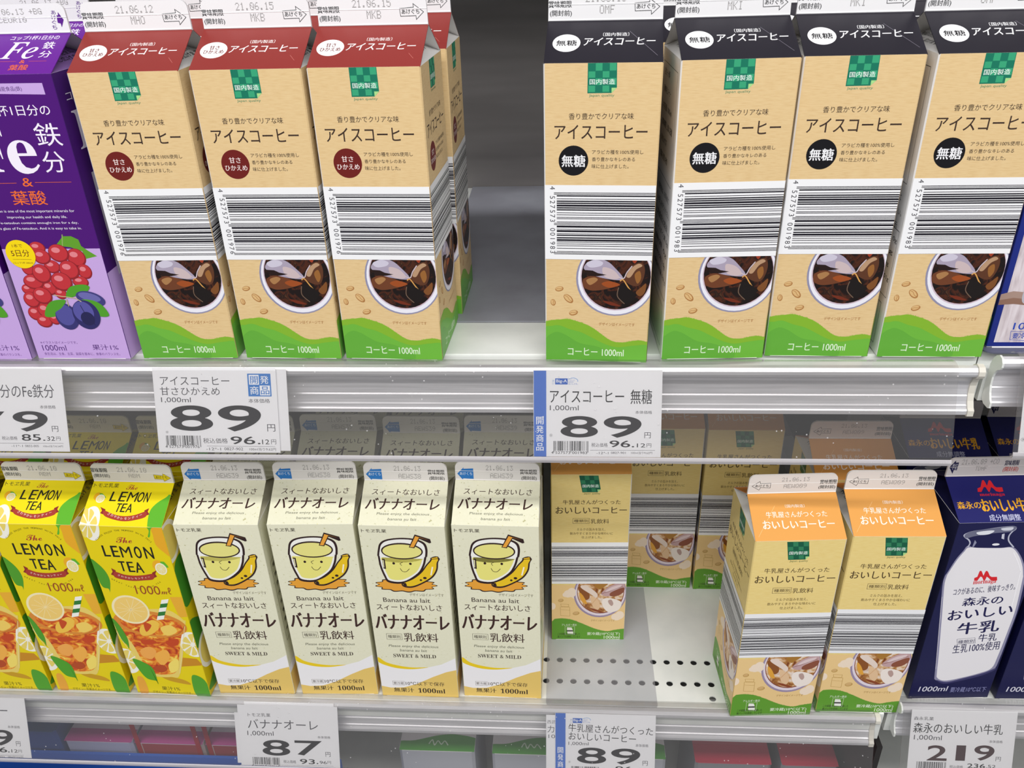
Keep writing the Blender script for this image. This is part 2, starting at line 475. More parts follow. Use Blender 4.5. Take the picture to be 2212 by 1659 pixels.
ART['black_roof'] = [
 ('E',12.65,18.32,8.33,8.14,0,'F4F4F6',1),
 ('T','無糖',6.51,18.8,15.79,20.87,'121015',2,0.5,0,0),
 ('T','〔国内製造〕',34.29,49.71,24.16,27.59,'E8E8EA',2,0.15,0,0),
 ('T','アイスコーヒー',23.1,65.14,15.89,22.83,'F4F4F6',2,0.35,0.15,0),
 ('L',[(45.64,34.82),(66.5,6.11)],0.25,'77737F',1,0,0),
]
ART['sweet_roof'] = [
 ('E',11.54,18.42,8.59,7.74,0,'F6F2F2',1),
 ('T','甘さ',8.49,14.79,18.98,22.71,'6A1A16',2,0.45,0,0),
 ('T','ひかえめ',5.38,18.13,15.1,18.55,'6A1A16',2,0.45,0,0),
 ('T','〔国内製造〕',33.31,49.01,24.21,27.49,'F2E6E4',2,0.15,0,0),
 ('T','アイスコーヒー',21.71,64.53,15.71,22.34,'F6F0EF',2,0.35,0.15,0),
 ('L',[(44.94,35.81),(49.55,29.15)],0.2,'B35A52',1,0,0),
 ('L',[(61.12,12.36),(64.59,7.37)],0.25,'C07068',1,0,0),
]
ART['coffee_fin'] = [
 ('T','賞味期限',0.67,14.62,7.58,11.33,'2A2A2E',2,0.3,0,0),
 ('T','(開封前)',1.47,14.66,2.37,6.2,'2A2A2E',2,0.2,0,0),
 ('L',[(52.53,9.4),(61.3,9.93),(61.17,11.93),(67.41,7.27),(62.65,3.04),(62.51,5.17),(52.92,4.99)],0.3,'222226',2,1,0),
 ('T','あけぐち',53.72,64.75,6.18,8.89,'222226',2,0.25,0,0),
]
ART['coffee_date'] = [
 [23.0,47.26,10.36,14.79],
 [31.59,40.58,3.83,8.59],
]
ART['purple_front'] = [
 ('P',[(26.62,191.11),(62.64,190.9),(62.77,184.1),(26.1,185.09)],'C3A3DD',1),
 ('T','栄養機能食品(鉄)',26.62,48.51,186.0,189.22,'4A1A70',2,0,0,0),
 ('T','1杯1日分の',25.02,62.64,171.55,178.23,'EFE8F5',2,0.1,0,0),
 ('T','𝐅',9.92,26.1,136.53,168.72,'EFE8F5',2,0,0,0),
 ('T','𝐞',25.81,45.51,135.04,156.63,'EFE8F5',2,0,0,0),
 ('T','鉄',48.09,65.18,152.72,167.07,'EFE8F5',2,0,0,0),
 ('T','分',48.01,62.93,135.74,149.33,'EFE8F5',2,0,0,0),
 ('L',[(3.27,128.92),(25.8,129.17)],0.25,'E86A2C',2,0,0),
 ('L',[(38.47,129.37),(63.24,129.45)],0.25,'E86A2C',2,0,0),
 ('T','&',29.77,36.78,126.78,132.37,'E86A2C',2,0,0,0),
 ('T','葉酸',19.31,42.96,114.44,124.01,'E86A2C',2,0.2,0,0),
 ('T','Iron is one of the most important minerals for',5.31,59.54,108.89,111.23,'EFE8F5',2,0,0,0),
 ('T','improving our health and daily life.',11.65,53.25,104.84,107.11,'EFE8F5',2,0,0,0),
 ('T','Fe-tetsubun contains enought iron for a day,',4.6,59.83,100.94,103.06,'EFE8F5',2,0,0,0),
 ('T','a glass of Fe-tetsubun. And it is easy to take in.',4.11,61.07,97.02,99.23,'EFE8F5',2,0,0,0),
 ('P',[(0,0),(70,0),(70,84.03),(0,83.8)],'C3A3DD',1),
 ('P',[(40.4,87.25),(46.35,92.78),(52.02,92.79),(56.53,90.34),(57.18,85.81),(61.06,82.51),(66.38,78.55),(58.09,76.67),(56.87,82.08),(49.62,84.96),(43.77,85.77)],'5E9A28',2),
 ('L',[(46.24,94.01),(44.01,85.77)],0.7,'8FA860',3,0,0),
 ('E',25.81,84.46,5.73,4.58,0,'8E1F28',3.05),
 ('E',25.64,84.96,5.04,4.03,0,'BE3038',3.25),
 ('E',24.6,86.06,2.41,1.37,0,'DE8088',3.45),
 ('E',51.41,77.48,6.7,6.69,0,'8E1F28',3.65),
 ('E',51.23,77.98,5.89,5.89,0,'BE3038',3.85),
 ('E',50.11,79.81,2.81,2.0,0,'DE8088',4.05),
 ('E',14.46,69.73,4.56,5.09,0,'8E1F28',4.25),
 ('E',14.3,70.24,4.01,4.48,0,'BE3038',4.45),
 ('E',13.67,71.5,1.92,1.52,0,'DE8088',4.65),
 ('E',32.23,71.09,5.77,4.9,0,'8E1F28',4.85),
 ('E',32.06,71.6,5.08,4.31,0,'BE3038',5.05),
 ('E',31.04,72.8,2.42,1.47,0,'DE8088',5.25),
 ('E',54.5,67.42,5.09,5.5,0,'8E1F28',5.45),
 ('E',54.33,67.92,4.47,4.84,0,'BE3038',5.65),
 ('E',53.56,69.33,2.13,1.65,0,'DE8088',5.85),
 ('E',49.32,59.75,5.78,4.27,0,'8E1F28',6.05),
 ('E',49.15,60.26,5.08,3.76,0,'BE3038',6.25),
 ('E',48.04,61.23,2.43,1.28,0,'DE8088',6.45),
 ('E',27.09,78.21,6.17,5.45,0,'8E1F28',6.65),
 ('E',26.92,78.71,5.43,4.79,0,'BE3038',6.85),
 ('E',25.84,80.11,2.58,1.63,0,'DE8088',7.05),
 ('E',39.77,80.77,7.2,6.51,0,'8E1F28',7.25),
 ('E',39.6,81.27,6.33,5.73,0,'BE3038',7.45),
 ('E',38.32,83.03,3.02,1.95,0,'DE8088',7.65),
 ('E',9.87,54.32,4.86,4.15,0,'8E1F28',7.85),
 ('E',9.71,54.83,4.28,3.65,0,'BE3038',8.05),
 ('E',8.89,55.76,2.04,1.25,0,'DE8088',8.25),
 ('E',25.6,55.3,5.17,5.34,0,'8E1F28',8.45),
 ('E',25.43,55.81,4.54,4.7,0,'BE3038',8.65),
 ('E',24.64,57.15,2.17,1.6,0,'DE8088',8.85),
 ('E',32.59,51.04,4.34,4.15,0,'8E1F28',9.05),
 ('E',32.41,51.56,3.81,3.66,0,'BE3038',9.25),
 ('E',31.74,52.49,1.82,1.24,0,'DE8088',9.45),
 ('E',15.44,59.94,7.33,5.58,0,'8E1F28',9.65),
 ('E',15.28,60.45,6.45,4.91,0,'BE3038',9.85),
 ('E',13.87,61.88,3.08,1.67,0,'DE8088',10.05),
 ('E',23.18,65.96,6.63,7.15,0,'8E1F28',10.25),
 ('E',23.01,66.47,5.83,6.29,0,'BE3038',10.45),
 ('E',21.99,68.45,2.78,2.14,0,'DE8088',10.65),
 ('E',43.79,68.62,7.16,6.94,0,'8E1F28',10.85),
 ('E',43.62,69.13,6.29,6.1,0,'BE3038',11.05),
 ('E',42.39,71.04,3.0,2.08,0,'DE8088',11.25),
 ('E',35.8,60.08,7.62,7.01,0,'8E1F28',11.45),
 ('E',35.63,60.59,6.7,6.17,0,'BE3038',11.65),
 ('E',34.28,62.52,3.2,2.1,0,'DE8088',11.85),
 ('E',9.41,36.01,5.5,5.47,0,'8E1F28',12.05),
 ('E',9.25,36.54,4.84,4.82,0,'BE3038',12.25),
 ('E',8.38,37.91,2.31,1.64,0,'DE8088',12.45),
 ('E',17.3,38.29,5.74,5.98,0,'8E1F28',12.65),
 ('E',17.13,38.81,5.05,5.26,0,'BE3038',12.85),
 ('E',16.24,40.37,2.4,1.79,0,'DE8088',13.05),
 ('E',14.21,29.88,5.69,4.8,0,'8E1F28',13.25),
 ('E',14.04,30.41,5.0,4.22,0,'BE3038',13.45),
 ('E',13.04,31.54,2.38,1.44,0,'DE8088',13.65),
 ('E',22.39,31.74,4.22,4.43,0,'8E1F28',13.85),
 ('E',22.22,32.27,3.71,3.9,0,'BE3038',14.05),
 ('E',21.61,33.28,1.78,1.33,0,'DE8088',14.25),
 ('E',9.86,46.52,5.89,6.11,0,'8E1F28',14.45),
 ('E',9.69,47.04,5.18,5.37,0,'BE3038',14.65),
 ('E',8.78,48.64,2.47,1.83,0,'DE8088',14.85),
 ('E',18.81,49.63,6.87,6.43,0,'8E1F28',15.05),
 ('E',18.64,50.15,6.04,5.65,0,'BE3038',15.25),
 ('E',17.47,51.86,2.89,1.92,0,'DE8088',15.45),
 ('S',[(36.34,51.08),(40.83,56.27),(49.63,58.04),(54.74,56.37),(51.14,52.06),(42.88,49.4),(36.65,48.05)],'4E9A26',16.3),
 ('S',[(46.13,46.41),(54.32,46.05),(60.52,41.77),(62.94,34.38),(55.01,34.29),(51.1,40.81)],'4E9A26',16.8),
 ('E',53.04,47.33,10.38,5.38,-15,'3E3C7A',16.5),
 ('E',52.6,48.62,7.88,3.03,-15,'6866A8',16.6),
 ('E',31.8,33.61,8.43,10.16,0,'34326E',17.0),
 ('E',30.94,34.92,6.74,8.12,0,'504E96',17.1),
 ('E',46.48,35.08,9.89,11.27,0,'2C2A62',17.3),
 ('E',45.04,37.26,7.36,8.07,0,'55529C',17.4),
 ('E',46.81,32.01,5.04,5.3,0,'242250',17.5),
 ('L',[(44.11,42.48),(46.19,35.52),(51.12,26.76)],0.5,'23214C',17.6,0,1),
 ('S',[(15.9,33.88),(19.12,41.37),(25.11,45.79),(34.45,46.3),(30.18,40.61),(24.47,37.05),(23.0,33.69)],'4E9A26',17.3),
 ('L',[(26.89,50.13),(42.36,47.67),(45.73,45.1)],0.6,'C9B98C',17.7,0,0),
 ('L',[(35.55,47.18),(35.48,41.53)],0.5,'B9B060',17.7,0,0),
 ('E',12.7,80.24,10.22,10.23,0,'F2D400',16.3),
 ('T','1本で',8.55,15.78,85.08,87.66,'6B3A10',17.3,0,0,0),
 ('T','5日分',6.19,19.13,78.56,83.5,'6B3A10',17.3,0.15,0,0),
 ('L',[(6.0,76.69),(19.3,76.5)],0.2,'6B3A10',17.3,0,0),
 ('T','(コップ1杯 200ml)',5.49,19.56,73.1,74.79,'6B3A10',17.3,0,0,0),
 ('T','※イラストはイメージです。',5.35,33.13,11.87,13.96,'5A2A80',2,0,0,0),
 ('T','1000ml',5.55,23.56,6.36,10.92,'4A1A70',2,0,0,0),
 ('T','果汁1%',43.36,62.71,6.92,11.45,'4A1A70',2,0,0,0),
 ('T','食生活は、主食、主菜、副菜を基本に、食事のバランスを。',5.62,62.69,2.66,4.94,'5A2A80',2,0,0,0),
]
ART['purple_roof'] = [
 ('T','コップ1杯1日分の',31.65,63.73,32.96,37.1,'EFE8F5',2,0.1,0.1,0),
 ('T','𝐹𝑒',31.27,53.31,14.77,30.65,'EFE8F5',2,0.3,0,0),
 ('T','鉄',55.7,63.33,23.8,30.77,'EFE8F5',2,0.2,0,0),
 ('T','分',55.94,63.85,15.49,21.83,'EFE8F5',2,0.2,0,0),
 ('L',[(30.74,12.04),(43.14,12.08)],0.2,'E86A2C',2,0,0),
 ('L',[(51.34,12.03),(62.99,12.08)],0.2,'E86A2C',2,0,0),
 ('T','&',45.66,49.19,10.24,13.33,'E86A2C',2,0,0,0),
 ('T','葉酸',40.61,52.94,3.71,8.94,'E86A2C',2,0.2,0,0),
]
ART['purple_fin'] = [
 ('P',[(63.43,10.38),(64.4,10.35),(64.76,12.27),(67.35,7.71),(64.91,3.36),(64.74,5.59),(62.93,6.02)],'5A1A8A',2),
 ('T','あ',60.3,63.34,10.88,13.27,'5A1A8A',2,0,0,0),
 ('T','け',59.73,62.8,8.03,10.45,'5A1A8A',2,0,0,0),
 ('T','ぐ',59.16,62.25,5.13,7.59,'5A1A8A',2,0,0,0),
 ('T','ち',58.58,61.69,2.19,4.68,'5A1A8A',2,0,0,0),
]
ART['purple_date'] = [
 [19.01,54.35,11.2,14.66],
 [24.42,43.0,6.66,9.77],
]
ART['lemon_roof'] = [
 ('T','トモヱ乳業',1.5,23.14,33.67,37.66,'3A3A1A',2,0.1,0,0),
 ('T','𝓣𝓱𝓮',30.02,39.83,32.14,36.77,'A8382C',2,0,0,0),
 ('T','L',19.25,24.71,21.79,30.05,'1E1E12',2,0.4,0.12,0),
 ('T','E',26.83,32.37,21.72,30.18,'1E1E12',2,0.4,0.12,0),
 ('T','M',34.04,41.82,21.55,30.2,'1E1E12',2,0.1,0.12,0),
 ('T','O',42.54,47.3,21.58,30.2,'1E1E12',2,0.45,0.12,0),
 ('T','N',48.49,52.32,21.47,30.17,'1E1E12',2,0.3,0.12,0),
 ('T','T',26.67,30.45,12.4,19.82,'1E1E12',2,0.45,0.12,0),
 ('T','E',31.28,35.04,12.4,19.8,'1E1E12',2,0.4,0.12,0),
 ('T','A',35.66,40.65,12.3,19.8,'1E1E12',2,0.35,0.05,0),
 ('S',[(17.47,13.22),(27.2,9.98),(36.14,8.87),(44.64,10.19),(52.6,13.2),(53.88,8.8),(45.96,5.8),(37.49,4.47),(28.6,5.55),(18.93,8.74)],'A8382C',4),
 ('P',[(18.07,14.37),(13.24,16.31),(15.56,13.18),(14.69,10.89),(19.74,9.22)],'8E2A22',3),
 ('P',[(51.35,14.28),(54.78,16.37),(54.45,13.24),(56.62,11.08),(52.83,9.21)],'8E2A22',3),
 ('A','さわやかレモンティー',[(20.54,10.23),(29.18,6.99),(37.06,5.87),(44.49,7.17),(51.38,10.15)],2.6,'F6E6DC',5),
 ('S',[(69.66,32.66),(66.97,26.95),(60.18,21.19),(56.11,13.84),(57.22,2.31),(59.48,0.21),(70.98,0.36),(74.43,13.74),(72.4,31.57)],'5FB32A',1),
 ('E',8.5,25.43,3.96,3.7,0,'EBAF1E',2),
 ('P',[(8.46,28.41),(11.17,28.26),(14.7,25.54),(15.43,24.44),(12.69,24.76),(9.83,26.57)],'5FB32A',3),
 ('E',10.8,23.61,3.75,3.68,0,'F3EFDA',3),
 ('E',10.8,23.61,3.08,3.02,0,'EADB9A',4),
 ('L',[(7.79,23.56),(13.8,23.67)],0.25,'F3EFDA',5,0,0),
 ('L',[(7.98,25.66),(13.59,21.58)],0.25,'F3EFDA',5,0,0),
 ('L',[(9.83,26.57),(11.76,20.68)],0.25,'F3EFDA',5,0,0),
 ('L',[(12.24,25.74),(9.36,21.49)],0.25,'F3EFDA',5,0,0),
 ('E',7.94,0.8,8.55,16.05,0,'F4F1E4',2),
 ('S',[(9.56,-0.37),(13.13,-0.8),(15.93,-2.04),(16.75,-5.57),(16.19,-8.21),(13.34,-5.25)],'E9D36A',3),
 ('S',[(9.17,-1.63),(12.99,-6.41),(15.51,-10.38),(14.61,-12.44),(12.62,-12.48),(10.93,-7.94)],'E9D36A',3),
 ('S',[(8.07,-1.48),(9.92,-7.8),(10.71,-12.21),(8.61,-11.63),(6.31,-9.05),(6.76,-5.54)],'E9D36A',3),
 ('S',[(6.89,0.02),(5.68,-4.18),(4.26,-6.46),(2.14,-3.53),(0.86,0.24),(3.25,0.61)],'E9D36A',3),
 ('S',[(6.33,1.98),(2.72,2.42),(-0.14,3.68),(-1.03,7.3),(-0.5,10.03),(2.46,6.95)],'E9D36A',3),
 ('S',[(6.71,3.25),(2.82,8.14),(0.18,12.28),(1.09,14.43),(3.14,14.45),(4.91,9.7)],'E9D36A',3),
 ('S',[(7.82,3.09),(5.94,9.55),(5.11,14.13),(7.27,13.5),(9.6,10.79),(9.14,7.2)],'E9D36A',3),
 ('S',[(9.0,1.59),(10.22,5.81),(11.66,8.12),(13.76,5.13),(14.99,1.36),(12.62,0.99)],'E9D36A',3),
]
ART['lemon_front'] = [
 ('E',8.65,199.06,8.5,18.24,0,'F4F1E4',2),
 ('S',[(9.49,197.74),(12.71,197.25),(14.68,195.84),(13.24,191.74),(11.0,188.65),(10.09,192.11)],'E9D36A',3),
 ('S',[(8.3,196.28),(8.99,190.76),(8.92,186.09),(6.68,183.64),(4.67,183.6),(5.96,188.97)],'E9D36A',3),
 ('S',[(7.32,196.46),(5.05,189.13),(2.95,183.93),(1.24,184.62),(0.68,187.67),(3.42,191.76)],'E9D36A',3),
 ('S',[(7.12,198.16),(3.24,193.34),(0.36,190.69),(0.2,194.09),(1.4,198.39),(3.96,198.82)],'E9D36A',3),
 ('S',[(7.82,200.39),(4.61,200.87),(2.65,202.27),(4.1,206.32),(6.33,209.34),(7.24,205.96)],'E9D36A',3),
 ('S',[(9.01,201.83),(8.32,207.28),(8.4,211.83),(10.59,214.18),(12.56,214.22),(11.31,209.03)],'E9D36A',3),
 ('S',[(9.99,201.66),(12.21,208.87),(14.25,213.9),(15.92,213.23),(16.51,210.28),(13.84,206.29)],'E9D36A',3),
 ('S',[(10.18,199.96),(14.02,204.74),(16.85,207.34),(17.04,204.0),(15.89,199.74),(13.34,199.31)],'E9D36A',3),
 ('S',[(57.95,198.23),(71.29,197.36),(61.27,195.54),(57.88,186.89),(55.98,186.52),(58.32,192.59)],'5FB32A',1),
 ('A','PLEASE ENJOY THE MOMENT WITH THIS',[(10.81,180.61),(18.14,186.67),(27.12,190.46),(35.39,191.66),(44.22,190.6),(52.2,185.93),(57.06,179.97)],2.3,'4A4410',2),
 ('S',[(61.27,195.54),(70.08,197.03),(71.54,186.03),(70.68,166.9),(65.78,170.63),(60.69,178.39),(60.75,188.43)],'E8AA22',1),
 ('T','𝓣𝓱𝓮',27.46,41.11,179.26,185.22,'A8382C',2,0.1,0,0),
 ('T','L',13.57,18.72,164.45,175.83,'1E1E12',2,0.45,0,0),
 ('T','E',20.92,26.53,164.19,175.72,'1E1E12',2,0.45,0,0),
 ('T','M',28.44,37.42,163.71,175.53,'1E1E12',2,0.1,0,0),
 ('T','O',40.46,46.04,163.58,175.68,'1E1E12',2,0.5,0,0),
 ('T','N',48.93,56.13,163.4,175.5,'1E1E12',2,0.35,0,0),
 ('T','T',23.28,28.58,148.84,159.39,'1E1E12',2,0.5,0,0),
 ('T','E',30.52,35.7,148.26,159.12,'1E1E12',2,0.45,0,0),
 ('T','A',36.69,43.52,147.68,158.84,'1E1E12',2,0.4,0,0),
 ('S',[(17.45,147.77),(25.16,145.01),(33.36,144.18),(41.96,145.05),(50.73,146.7),(49.37,140.87),(40.57,139.21),(31.93,138.32),(23.7,139.15),(15.96,141.93)],'A8382C',4),
 ('P',[(18.73,149.26),(15.43,151.69),(15.61,147.69),(13.33,144.7),(17.03,142.56)],'8E2A22',3),
 ('P',[(50.15,148.11),(54.71,150.89),(52.55,146.78),(53.4,143.94),(48.59,141.41)],'8E2A22',3),
 ('A','さわやかレモンティー',[(18.48,143.9),(25.19,141.08),(32.38,140.2),(39.99,141.03),(47.77,142.64)],2.4,'F6E6DC',5),
 ('E',57.59,155.58,5.18,6.32,0,'EBAF1E',2),
 ('P',[(59.98,160.68),(63.34,160.51),(65.71,155.95),(65.78,154.08),(62.47,154.55),(60.24,157.58)],'5FB32A',3),
 ('E',59.08,152.52,4.94,6.34,0,'F3EFDA',3),
 ('E',59.08,152.52,4.05,5.2,0,'EADB9A',4),
 ('L',[(55.13,152.34),(63.03,152.7)],0.25,'F3EFDA',5,0,0),
 ('L',[(57.12,155.97),(61.06,149.05)],0.25,'F3EFDA',5,0,0),
 ('L',[(60.24,157.58),(57.92,147.43)],0.25,'F3EFDA',5,0,0),
 ('L',[(62.69,156.22),(55.46,148.8)],0.25,'F3EFDA',5,0,0),
 ('A','GREAT TASTING LEMON TEA',[(11.75,139.56),(17.7,135.47),(24.66,131.7),(33.12,129.31),(42.4,130.34),(50.03,134.06),(55.64,137.97)],2.0,'4A4410',2),
 ('T','1000',30.52,52.23,123.6,133.27,'9A4A20',3,0,0,0),
 ('T','𝓂ℓ',52.56,61.67,124.37,131.95,'9A4A20',3,0.1,0,0),
 ('S',[(-0.11,160.96),(5.06,156.08),(9.5,147.41),(10.5,137.32),(7.01,124.67),(6.82,128.36),(1.85,131.06),(-0.16,146.97)],'4E9A26',1),
 ('S',[(71.13,162.27),(78.31,158.35),(79.81,146.31),(77.32,133.16),(70.22,133.99)],'3E8A22',1),
 ('P',[(58.94,121.25),(73.22,121.94),(72.36,99.38),(62.35,98.11)],'E8AE30',1),
 ('S',[(1.47,91.94),(7.94,96.87),(23.49,103.75),(41.44,106.92),(55.95,105.38),(65.16,95.2),(65.39,88.3),(47.2,28.94),(37.58,23.39),(21.93,23.31),(13.78,27.0),(7.51,57.67),(0.22,77.89)],'E9CF6A',2),
 ('S',[(5.18,85.94),(20.05,94.42),(39.47,98.47),(56.21,96.27),(63.06,88.17),(58.04,73.11),(52.04,53.7),(44.91,32.12),(35.91,26.63),(23.94,26.76),(16.8,32.15),(11.9,61.11),(6.34,76.64)],'@tea',3),
 ('E',33.78,88.97,32.58,15.31,-6,'D98A34',4),
 ('E',34.77,88.25,28.13,12.2,-6,'@tea',5),
 ('E',20.37,105.11,16.52,16.57,-42,'F3E6B8',6),
 ('E',20.61,105.12,14.66,14.41,-42,'F0CC72',7),
 ('L',[(8.47,107.05),(32.75,103.2)],0.35,'F7E4AE',8,0,0),
 ('L',[(12.94,113.1),(28.34,97.08)],0.35,'F7E4AE',8,0,0),
 ('L',[(19.52,117.06),(21.71,93.02)],0.35,'F7E4AE',8,0,0),
 ('L',[(26.25,117.78),(14.87,92.26)],0.35,'F7E4AE',8,0,0),
 ('L',[(31.57,115.1),(9.49,95.01)],0.35,'F7E4AE',8,0,0),
 ('L',[(33.92,109.8),(7.19,100.42)],0.35,'F7E4AE',8,0,0),
 ('S',[(23.26,83.78),(36.05,93.71),(41.98,89.4),(34.73,78.14),(23.34,74.41)],'F0C24A',6),
 ('S',[(42.07,84.76),(52.14,88.38),(56.25,80.84),(45.79,75.6)],'F2CE62',6),
 ('S',[(28.29,90.23),(34.59,87.47),(28.02,79.35)],'C44A1C',7),
 ('S',[(16.7,56.57),(26.04,61.09),(31.28,55.77),(24.78,45.71),(17.14,48.53)],'F0A850',6),
 ('S',[(28.34,50.77),(40.6,57.89),(41.98,48.3),(32.51,37.99)],'F2B04A',6),
 ('S',[(22.06,34.1),(32.7,38.82),(36.21,33.26),(29.19,28.73)],'B44A1E',6),
 ('S',[(38.92,39.99),(48.81,47.06),(46.49,33.86),(38.9,29.29)],'F4DC6A',6),
 ('S',[(20.81,68.75),(30.5,70.06),(34.31,66.31),(25.42,63.44),(20.44,64.77)],'C4461C',6),
 ('S',[(42.98,68.36),(54.33,72.13),(53.34,64.96),(45.27,62.93)],'C4461C',6),
 ('L',[(-0.16,81.0),(10.1,72.91),(24.57,69.74),(42.71,72.29),(58.25,79.39),(64.58,88.25)],0.45,'B4682A',8,0,1),
 ('L',[(64.81,88.26),(46.96,28.93)],0.4,'F2E6B0',8,0,0),
 ('L',[(0.22,77.89),(13.78,27.0)],0.4,'F2E6B0',8,0,0),
 ('P',[(51.04,117.89),(57.67,119.11),(55.7,114.39),(49.17,113.17)],'F2F2EA',9),
 ('P',[(49.03,113.16),(55.68,114.39),(53.69,109.64),(47.14,108.41)],'2E7A34',9),
 ('P',[(47.0,108.4),(53.67,109.64),(51.68,104.86),(45.1,103.62)],'F2F2EA',9),
 ('P',[(44.96,103.62),(51.65,104.86),(49.65,100.05),(43.04,98.81)],'2E7A34',9),
 ('P',[(42.9,98.8),(49.62,100.05),(47.6,95.22),(40.98,93.96)],'F2F2EA',9),
 ('P',[(53.95,48.97),(66.74,48.07),(71.01,40.18),(49.03,37.29)],'C88A1C',1),
 ('S',[(28.22,24.51),(47.79,20.65),(53.63,14.29),(35.22,18.24)],'C99A1C',1),
 ('E',66.94,65.7,11.57,15.24,0,'F4F1E4',2),
 ('S',[(68.19,64.43),(72.5,63.55),(75.27,62.05),(73.85,58.68),(71.25,56.3),(69.64,59.44)],'E9D36A',3),
 ('S',[(66.79,63.33),(68.35,58.42),(68.79,54.37),(66.12,52.55),(63.48,52.8),(64.56,57.28)],'E9D36A',3),
 ('S',[(65.48,63.62),(63.34,57.55),(61.18,53.33),(58.85,54.17),(57.75,56.9),(60.88,60.07)],'E9D36A',3),
 ('S',[(65.02,65.13),(60.46,61.47),(56.97,59.57),(56.37,62.55),(57.44,66.13),(60.77,66.15)],'E9D36A',3),
 ('S',[(65.69,66.97),(61.39,67.84),(58.63,69.34),(60.08,72.67),(62.67,75.01),(64.26,71.92)],'E9D36A',3),
 ('S',[(67.09,68.07),(65.55,72.92),(65.11,76.89),(67.74,78.64),(70.34,78.4),(69.3,74.03)],'E9D36A',3),
 ('S',[(68.4,67.78),(70.5,73.77),(72.61,77.88),(74.91,77.06),(76.03,74.4),(72.96,71.28)],'E9D36A',3),
 ('S',[(68.86,66.27),(73.38,69.9),(76.82,71.78),(77.46,68.84),(76.43,65.27),(73.11,65.25)],'E9D36A',3),
 ('E',0.63,41.91,11.52,15.75,0,'F4F1E4',2),
 ('S',[(1.65,40.38),(5.63,38.86),(8.06,36.88),(6.27,33.49),(3.49,31.32),(2.37,34.88)],'E9D36A',3),
 ('S',[(0.18,39.4),(1.01,33.98),(0.91,29.61),(-1.86,28.05),(-4.33,28.68),(-2.73,33.29)],'E9D36A',3),
 ('S',[(-1.03,39.89),(-3.85,33.75),(-6.45,29.56),(-8.55,30.77),(-9.24,33.83),(-5.86,36.77)],'E9D36A',3),
 ('S',[(-1.27,41.56),(-6.07,38.31),(-9.62,36.77),(-9.81,40.01),(-8.32,43.67),(-5.17,43.23)],'E9D36A',3),
 ('S',[(-0.39,43.43),(-4.36,44.95),(-6.77,46.91),(-4.97,50.25),(-2.21,52.37),(-1.1,48.87)],'E9D36A',3),
 ('S',[(1.07,44.4),(0.24,49.76),(0.35,54.03),(3.07,55.54),(5.51,54.93),(3.95,50.43)],'E9D36A',3),
 ('S',[(2.28,43.91),(5.06,49.98),(7.6,54.07),(9.67,52.88),(10.38,49.9),(7.06,47.01)],'E9D36A',3),
 ('S',[(2.52,42.25),(7.29,45.49),(10.8,47.0),(11.02,43.79),(9.58,40.15),(6.43,40.58)],'E9D36A',3),
 ('S',[(0.42,93.73),(5.18,85.94),(8.32,70.45),(6.63,57.95),(5.72,62.37),(2.36,70.13)],'4E9A26',9),
 ('S',[(6.53,45.01),(16.45,40.68),(22.88,32.5),(22.74,13.8),(22.38,17.48),(14.0,20.34),(8.9,31.69)],'4EA026',9),
 ('S',[(58.16,27.09),(68.26,21.03),(70.61,0.03),(57.71,-0.76),(55.35,11.02)],'52A02A',4),
 ('S',[(4.4,20.61),(10.32,20.12),(10.75,1.52),(3.06,0.02)],'E8A63A',1),
 ('T','果汁1%',24.92,42.12,5.42,10.59,'5A5210',2,0,0,0),
 ('T','デザイン・写真はイメージです。',15.08,52.66,1.19,4.65,'6A6210',2,0,0,0),
]
ART['lemon_fin'] = [
 ('T','賞味期限',0.46,14.79,8.9,13.45,'2E2E2A',2,0.3,0,0),
 ('T','(開封前)',1.64,15.53,3.51,7.67,'2E2E2A',2,0.2,0,0),
 ('P',[(53.77,7.99),(61.65,7.08),(61.85,9.49),(67.92,4.93),(61.8,1.49),(61.34,3.35),(54.04,3.76)],'E8D21A',2),
 ('L',[(53.77,7.99),(61.65,7.08),(61.85,9.49),(67.92,4.93),(61.8,1.49),(61.34,3.35),(54.04,3.76)],0.25,'4A4410',3,1,0),
 ('T','あけぐち',55.15,64.99,4.12,6.92,'4A4410',3,0.15,0,0),
]
ART['lemon_date'] = [
 [23.17,48.71,9.94,14.64],
 [31.95,41.67,4.38,8.28],
]
ART['banana_roof'] = [
 ('T','スィートなおいしさ',8.07,63.59,26.55,31.88,'3E2420',2,0.15,0.1,0),
 ('T','バナナオーレ',4.48,64.38,13.96,23.75,'3E2420',2,0.6,0.1,0),
 ('T','Please enjoy the delicious',14.17,56.84,8.56,11.25,'6A6A5A',2,0,0.15,0),
 ('T','banana au lait',23.69,47.0,4.56,6.78,'6A6A5A',2,0,0.15,0),
]
